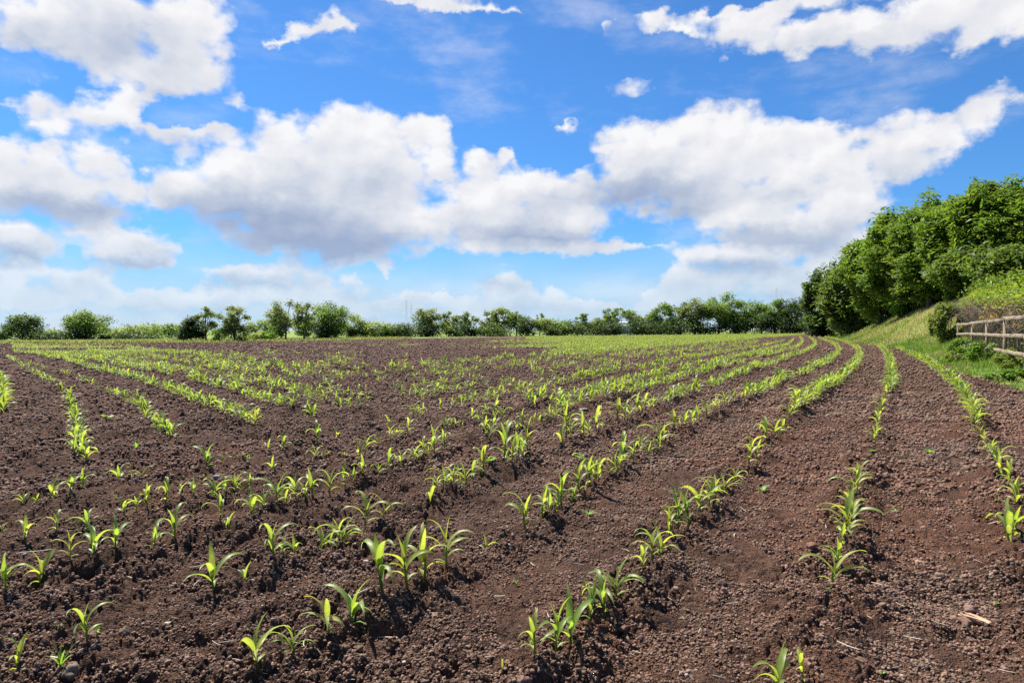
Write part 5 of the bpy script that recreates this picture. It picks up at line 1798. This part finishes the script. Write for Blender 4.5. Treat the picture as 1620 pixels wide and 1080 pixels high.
def stalk(length, r, rng, bend=0.15):
    s = np.linspace(-0.5, 0.5, 6)
    p = np.stack([s * length, bend * length * (s ** 2 - 0.12) * rng.uniform(-1, 1), 0.02 * length * np.sin(s * 5 + rng.uniform(0, 6))], -1)
    return tube(p, r * np.array([0.7, 1, 1.05, 1, 0.95, 0.6]), 5)


def build_litter():
    rng = np.random.default_rng(31)
    b = Bag()
    for n, r0, r1, l0, l1 in ((520, 1.9, 5.5, 0.015, 0.075), (420, 5.0, 12.0, 0.03, 0.11), (160, 11, 26, 0.05, 0.14)):
        x, y, r = polar_points(n, r0, r1, power=1.3)
        z = surf(x, y)
        for i in range(n):
            if soil_mask(x[i:i + 1], y[i:i + 1])[0] < 0.1:
                continue
            L = l0 + (l1 - l0) * rng.random() ** 2.2
            V, F = stalk(L, 0.0009 + L * 0.020 * rng.uniform(0.6, 1.6), rng, 0.4)
            a, t = rng.uniform(0, 6.283), rng.normal() * 0.18
            V = V * np.array([1, 1, 0.6])
            V = np.stack([V[:, 0] * math.cos(a) - V[:, 1] * math.sin(a), V[:, 0] * math.sin(a) + V[:, 1] * math.cos(a), V[:, 2] + V[:, 0] * math.tan(t)], -1)
            b.add(V + np.array([x[i], y[i], z[i] + 0.006]), F, np.array((0.46, 0.37, 0.26)) * rng.uniform(0.45, 1.25))
    o = b.build('straw_litter', MAT_STRAW, smooth=True)
    tag(o, 'short bleached bits of straw scattered over the brown soil', 'straw litter', kind='stuff')
    # small pale stones
    r2 = np.random.default_rng(32)
    pr = [lump(1, r2, 0.2) for _ in range(6)]
    x, y, r = polar_points(420, 1.9, 14.0, power=1.3)
    k = soil_mask(x, y) > 0.1
    x, y = x[k], y[k]
    s = 0.003 + 0.010 * RNG.random(len(x)) ** 2.5
    V, F, _w = scatter_lumps(pr, np.stack([x, y, surf(x, y) + s * 0.2], -1), s, RNG.uniform(0.6, 1, len(x)), RNG.uniform(0, 6.28, len(x)), RNG.uniform(-.3, .3, len(x)))
    per = np.repeat(rng.uniform(0.5, 1.2, len(x)), len(pr[0][0]))[:, None]
    o = mesh_np('small_stones', V, F, MAT_STRAW, col=np.array((0.36, 0.30, 0.25)) * per, smooth=True)
    tag(o, 'small pale stones and grit lying on the soil', 'stones', kind='stuff')


build_litter()


def single_stalk(px, py, L, r, yaw, label, col=(0.58, 0.50, 0.40), bend=0.12, tilt=0.0):
    rng = np.random.default_rng(int(px))
    x, y = ground(px, py)
    V, F = stalk(L, r, rng, bend)
    V = V * np.array([1, 1, 0.7])
    V[:, 2] += V[:, 0] * math.tan(tilt)
    o = mesh_np('dry_stalk', V, F, MAT_STRAW, col=np.broadcast_to(np.array(col), (len(V), 3)), smooth=True)
    o.location = (x, y, float(surf(x, y)[0]) + 0.014)
    o.rotation_euler = (0, 0, yaw)
    tag(o, label, 'dry stalk', 'dry stalks lying on the soil')


single_stalk(620, 996, 0.125, 0.0032, 0.02, 'straight pale stalk lying level on the soil below the tall fourth-row seedlings')
single_stalk(90, 1044, 0.085, 0.0042, -0.25, 'stubby pale stalk on the soil at the bottom left corner')
single_stalk(572, 962, 0.075, 0.0026, 0.55, 'thin pale stalk slanting behind a seedling left of the tall four', tilt=0.25)
single_stalk(192, 1064, 0.06, 0.003, -0.2, 'bent tan root bit low in the bottom left corner', (0.42, 0.32, 0.22), 0.5)
single_stalk(1395, 932, 0.075, 0.0028, -0.75, 'pale stalk slanting on the soil beside the second-row seedling clump')
single_stalk(1345, 1034, 0.085, 0.0026, -0.95, 'long thin pale stalk right of the seedling at the bottom edge')
single_stalk(1448, 1006, 0.065, 0.0026, -0.6, 'pale stalk on the reddish soil left of the torn husk')
single_stalk(52, 872, 0.17, 0.004, 0.5, 'pair-like pale stalk in the soil at the left edge', bend=0.1)
single_stalk(790, 948, 0.05, 0.004, 0.0, 'short thick pale stalk in the bare middle of the near soil', (0.5, 0.42, 0.33))


def husk():
    x, y = ground(1556, 985)
    rng = np.random.default_rng(2)
    r = empty('maize_husk', (x, y, float(surf(x, y)[0]) + 0.012), -1.0)
    tag(r, 'torn tan husk of old maize stalk lying on reddish soil at bottom right', 'husk')
    for k, (o, w, L) in enumerate(((0.0, 0.022, 0.17), (0.014, 0.014, 0.13), (-0.012, 0.012, 0.15))):
        s = np.linspace(0, 1, 9)
        P = np.stack([(s - 0.5) * L, o + 0.02 * (s - 0.3) ** 2 * (k - 1) * 3, 0.012 + 0.012 * np.sin(s * 3 + k)], -1)
        ww = w * 0.6 * (0.35 + 0.65 * np.sin(np.clip(s * 1.15, 0, 1) * math.pi) ** 0.6)
        V = np.stack([P + np.stack([0 * s, -ww, 0.006 + 0 * s], -1), P, P + np.stack([0 * s, ww, 0.008 + 0 * s], -1)], 1).reshape(-1, 3)
        i = np.arange(8)[:, None] * 3 + np.arange(2)[None, :]
        F = np.stack([i, i + 1, i + 4, i + 3], -1).reshape(-1, 4)
        c = np.array((0.44, 0.28, 0.17)) * rng.uniform(0.75, 1.2, (27, 1))
        mesh_np('husk_strip', V, F, MAT_STRAW, r, c, smooth=True)


husk()


def stone(px, py, s, sq, label, col, yaw=0.0):
    x, y = ground(px, py)
    V, F = lump(2, np.random.default_rng(int(px + py)), 0.25)
    V = V * np.array([s, s * 0.7, s * sq])
    o = mesh_np('stone', V, F, MAT_STRAW, col=np.broadcast_to(np.array(col), (len(V), 3)), smooth=True)
    o.location = (x, y, float(surf(x, y)[0]) + s * sq * 0.5)
    o.rotation_euler = (0, 0, yaw)
    tag(o, label, 'stone', 'pale stones on the soil')


stone(577, 1038, 0.022, 0.45, 'flat cream stone on near soil right of the bottom seedlings', (0.50, 0.40, 0.30))
stone(922, 649, 0.085, 0.2, 'flat pale stone slab in the middle distance among seedlings', (0.34, 0.29, 0.24))
stone(578, 889, 0.017, 0.7, 'small pinkish stone left of the tall four seedlings', (0.42, 0.32, 0.26))
stone(805, 868, 0.012, 0.6, 'tiny white stone in the open soil right of the last tall seedling', (0.55, 0.50, 0.45))
stone(341, 754, 0.030, 0.6, 'grey stone by a small gap in the eighth row', (0.30, 0.29, 0.28))
stone(261, 984, 0.018, 0.4, 'pale flake of stone on the soil in the near left', (0.48, 0.40, 0.28), 0.7)


def weed(px, py, wpx, kind, label):
    rng = np.random.default_rng(int(px * 3 + py))
    x, y = ground(px, py)
    w = wpx * y / FPX
    r = empty('weed', (x, y, float(surf(x, y)[0])), rng.uniform(0, 6))
    tag(r, label, 'weed', 'small weeds between the rows')
    n = {'rosette': 11, 'leafy': 8, 'pair': 2, 'tuft': 9, 'sprout': 3}[kind]
    stemV, stemF = tube([(0, 0, -0.03), (0, 0, 0.005), (0, 0, 0.02)], [0.003, 0.003, 0.0015], 5)
    mesh_np('stem', stemV, stemF, MAT_MAIZE, r, np.full((len(stemV), 3), (0.10, 0.16, 0.03)), smooth=True)
    for k in range(n):
        yaw = 6.283 * k / n + rng.normal() * 0.3
        if kind == 'rosette':
            a = (w * 0.5, w * 0.07, rng.uniform(0.6, 1.2), 0.5)
        elif kind == 'tuft':
            a = (w * rng.uniform(0.6, 1.1), w * 0.06, rng.uniform(0.1, 0.6), 0.7)
        elif kind == 'pair':
            a = (w * 0.55, w * 0.28, 0.8, 0.7)
        elif kind == 'sprout':
            a = (w * 0.9, w * 0.2, rng.uniform(0.1, 0.5), 0.5)
        else:
            a = (w * 0.5, w * 0.24, rng.uniform(0.6, 1.2), 0.6)
        V, F, c = maize_leaf(0.008, yaw, a[0], a[1], a[2], a[3], rng, n=7, tint=(0.13, 0.25, 0.035))
        mesh_np('leaf', V, F, MAT_MAIZE, r, c, smooth=True)


for a in ((776, 752, 26, 'leafy', 'bright leafy weed beside a dark hollow above the fourth row'), (931, 818, 34, 'rosette', 'spiky rosette weed alone in bare soil right of fourth row'),
          (1208, 772, 34, 'pair', 'two-leaved weed lying low between second and third rows'), (168, 662, 26, 'leafy', 'pale leafy weed right of the thick left row'),
          (90, 1078, 44, 'tuft', 'grassy tuft cut by the bottom edge at the left'), (1417, 808, 16, 'leafy', 'small bright weed between the two rightmost rows'),
          (1472, 714, 20, 'leafy', 'flat green weed patch between the two rightmost rows, higher up'), (1383, 721, 14, 'leafy', 'tiny weed in the gap of the second row'),
          (1312, 957, 15, 'rosette', 'tiny rosette weed below the second-row seedling clump'), (215, 716, 22, 'sprout', 'yellowing sprout left of the short slanting row'),
          (149, 1023, 16, 'sprout', 'single thin grass sprout beside the small near-left seedling'), (817, 925, 12, 'sprout', 'single thin sprout in the open near soil'),
          (724, 741, 18, 'rosette', 'faint little weed left of the bushy fifth-row seedlings'), (918, 722, 26, 'pair', 'flat two-leaved weed left of the fourth-row seedlings'),
          (1582, 960, 16, 'pair', 'small pale weed right of the torn husk'), (1400, 1068, 16, 'pair', 'pale flat weed at the bottom edge right of the seedling'),
          (90, 1015, 12, 'pair', 'pale two-leaved weed above the stubby stalk')):
    weed(*a)
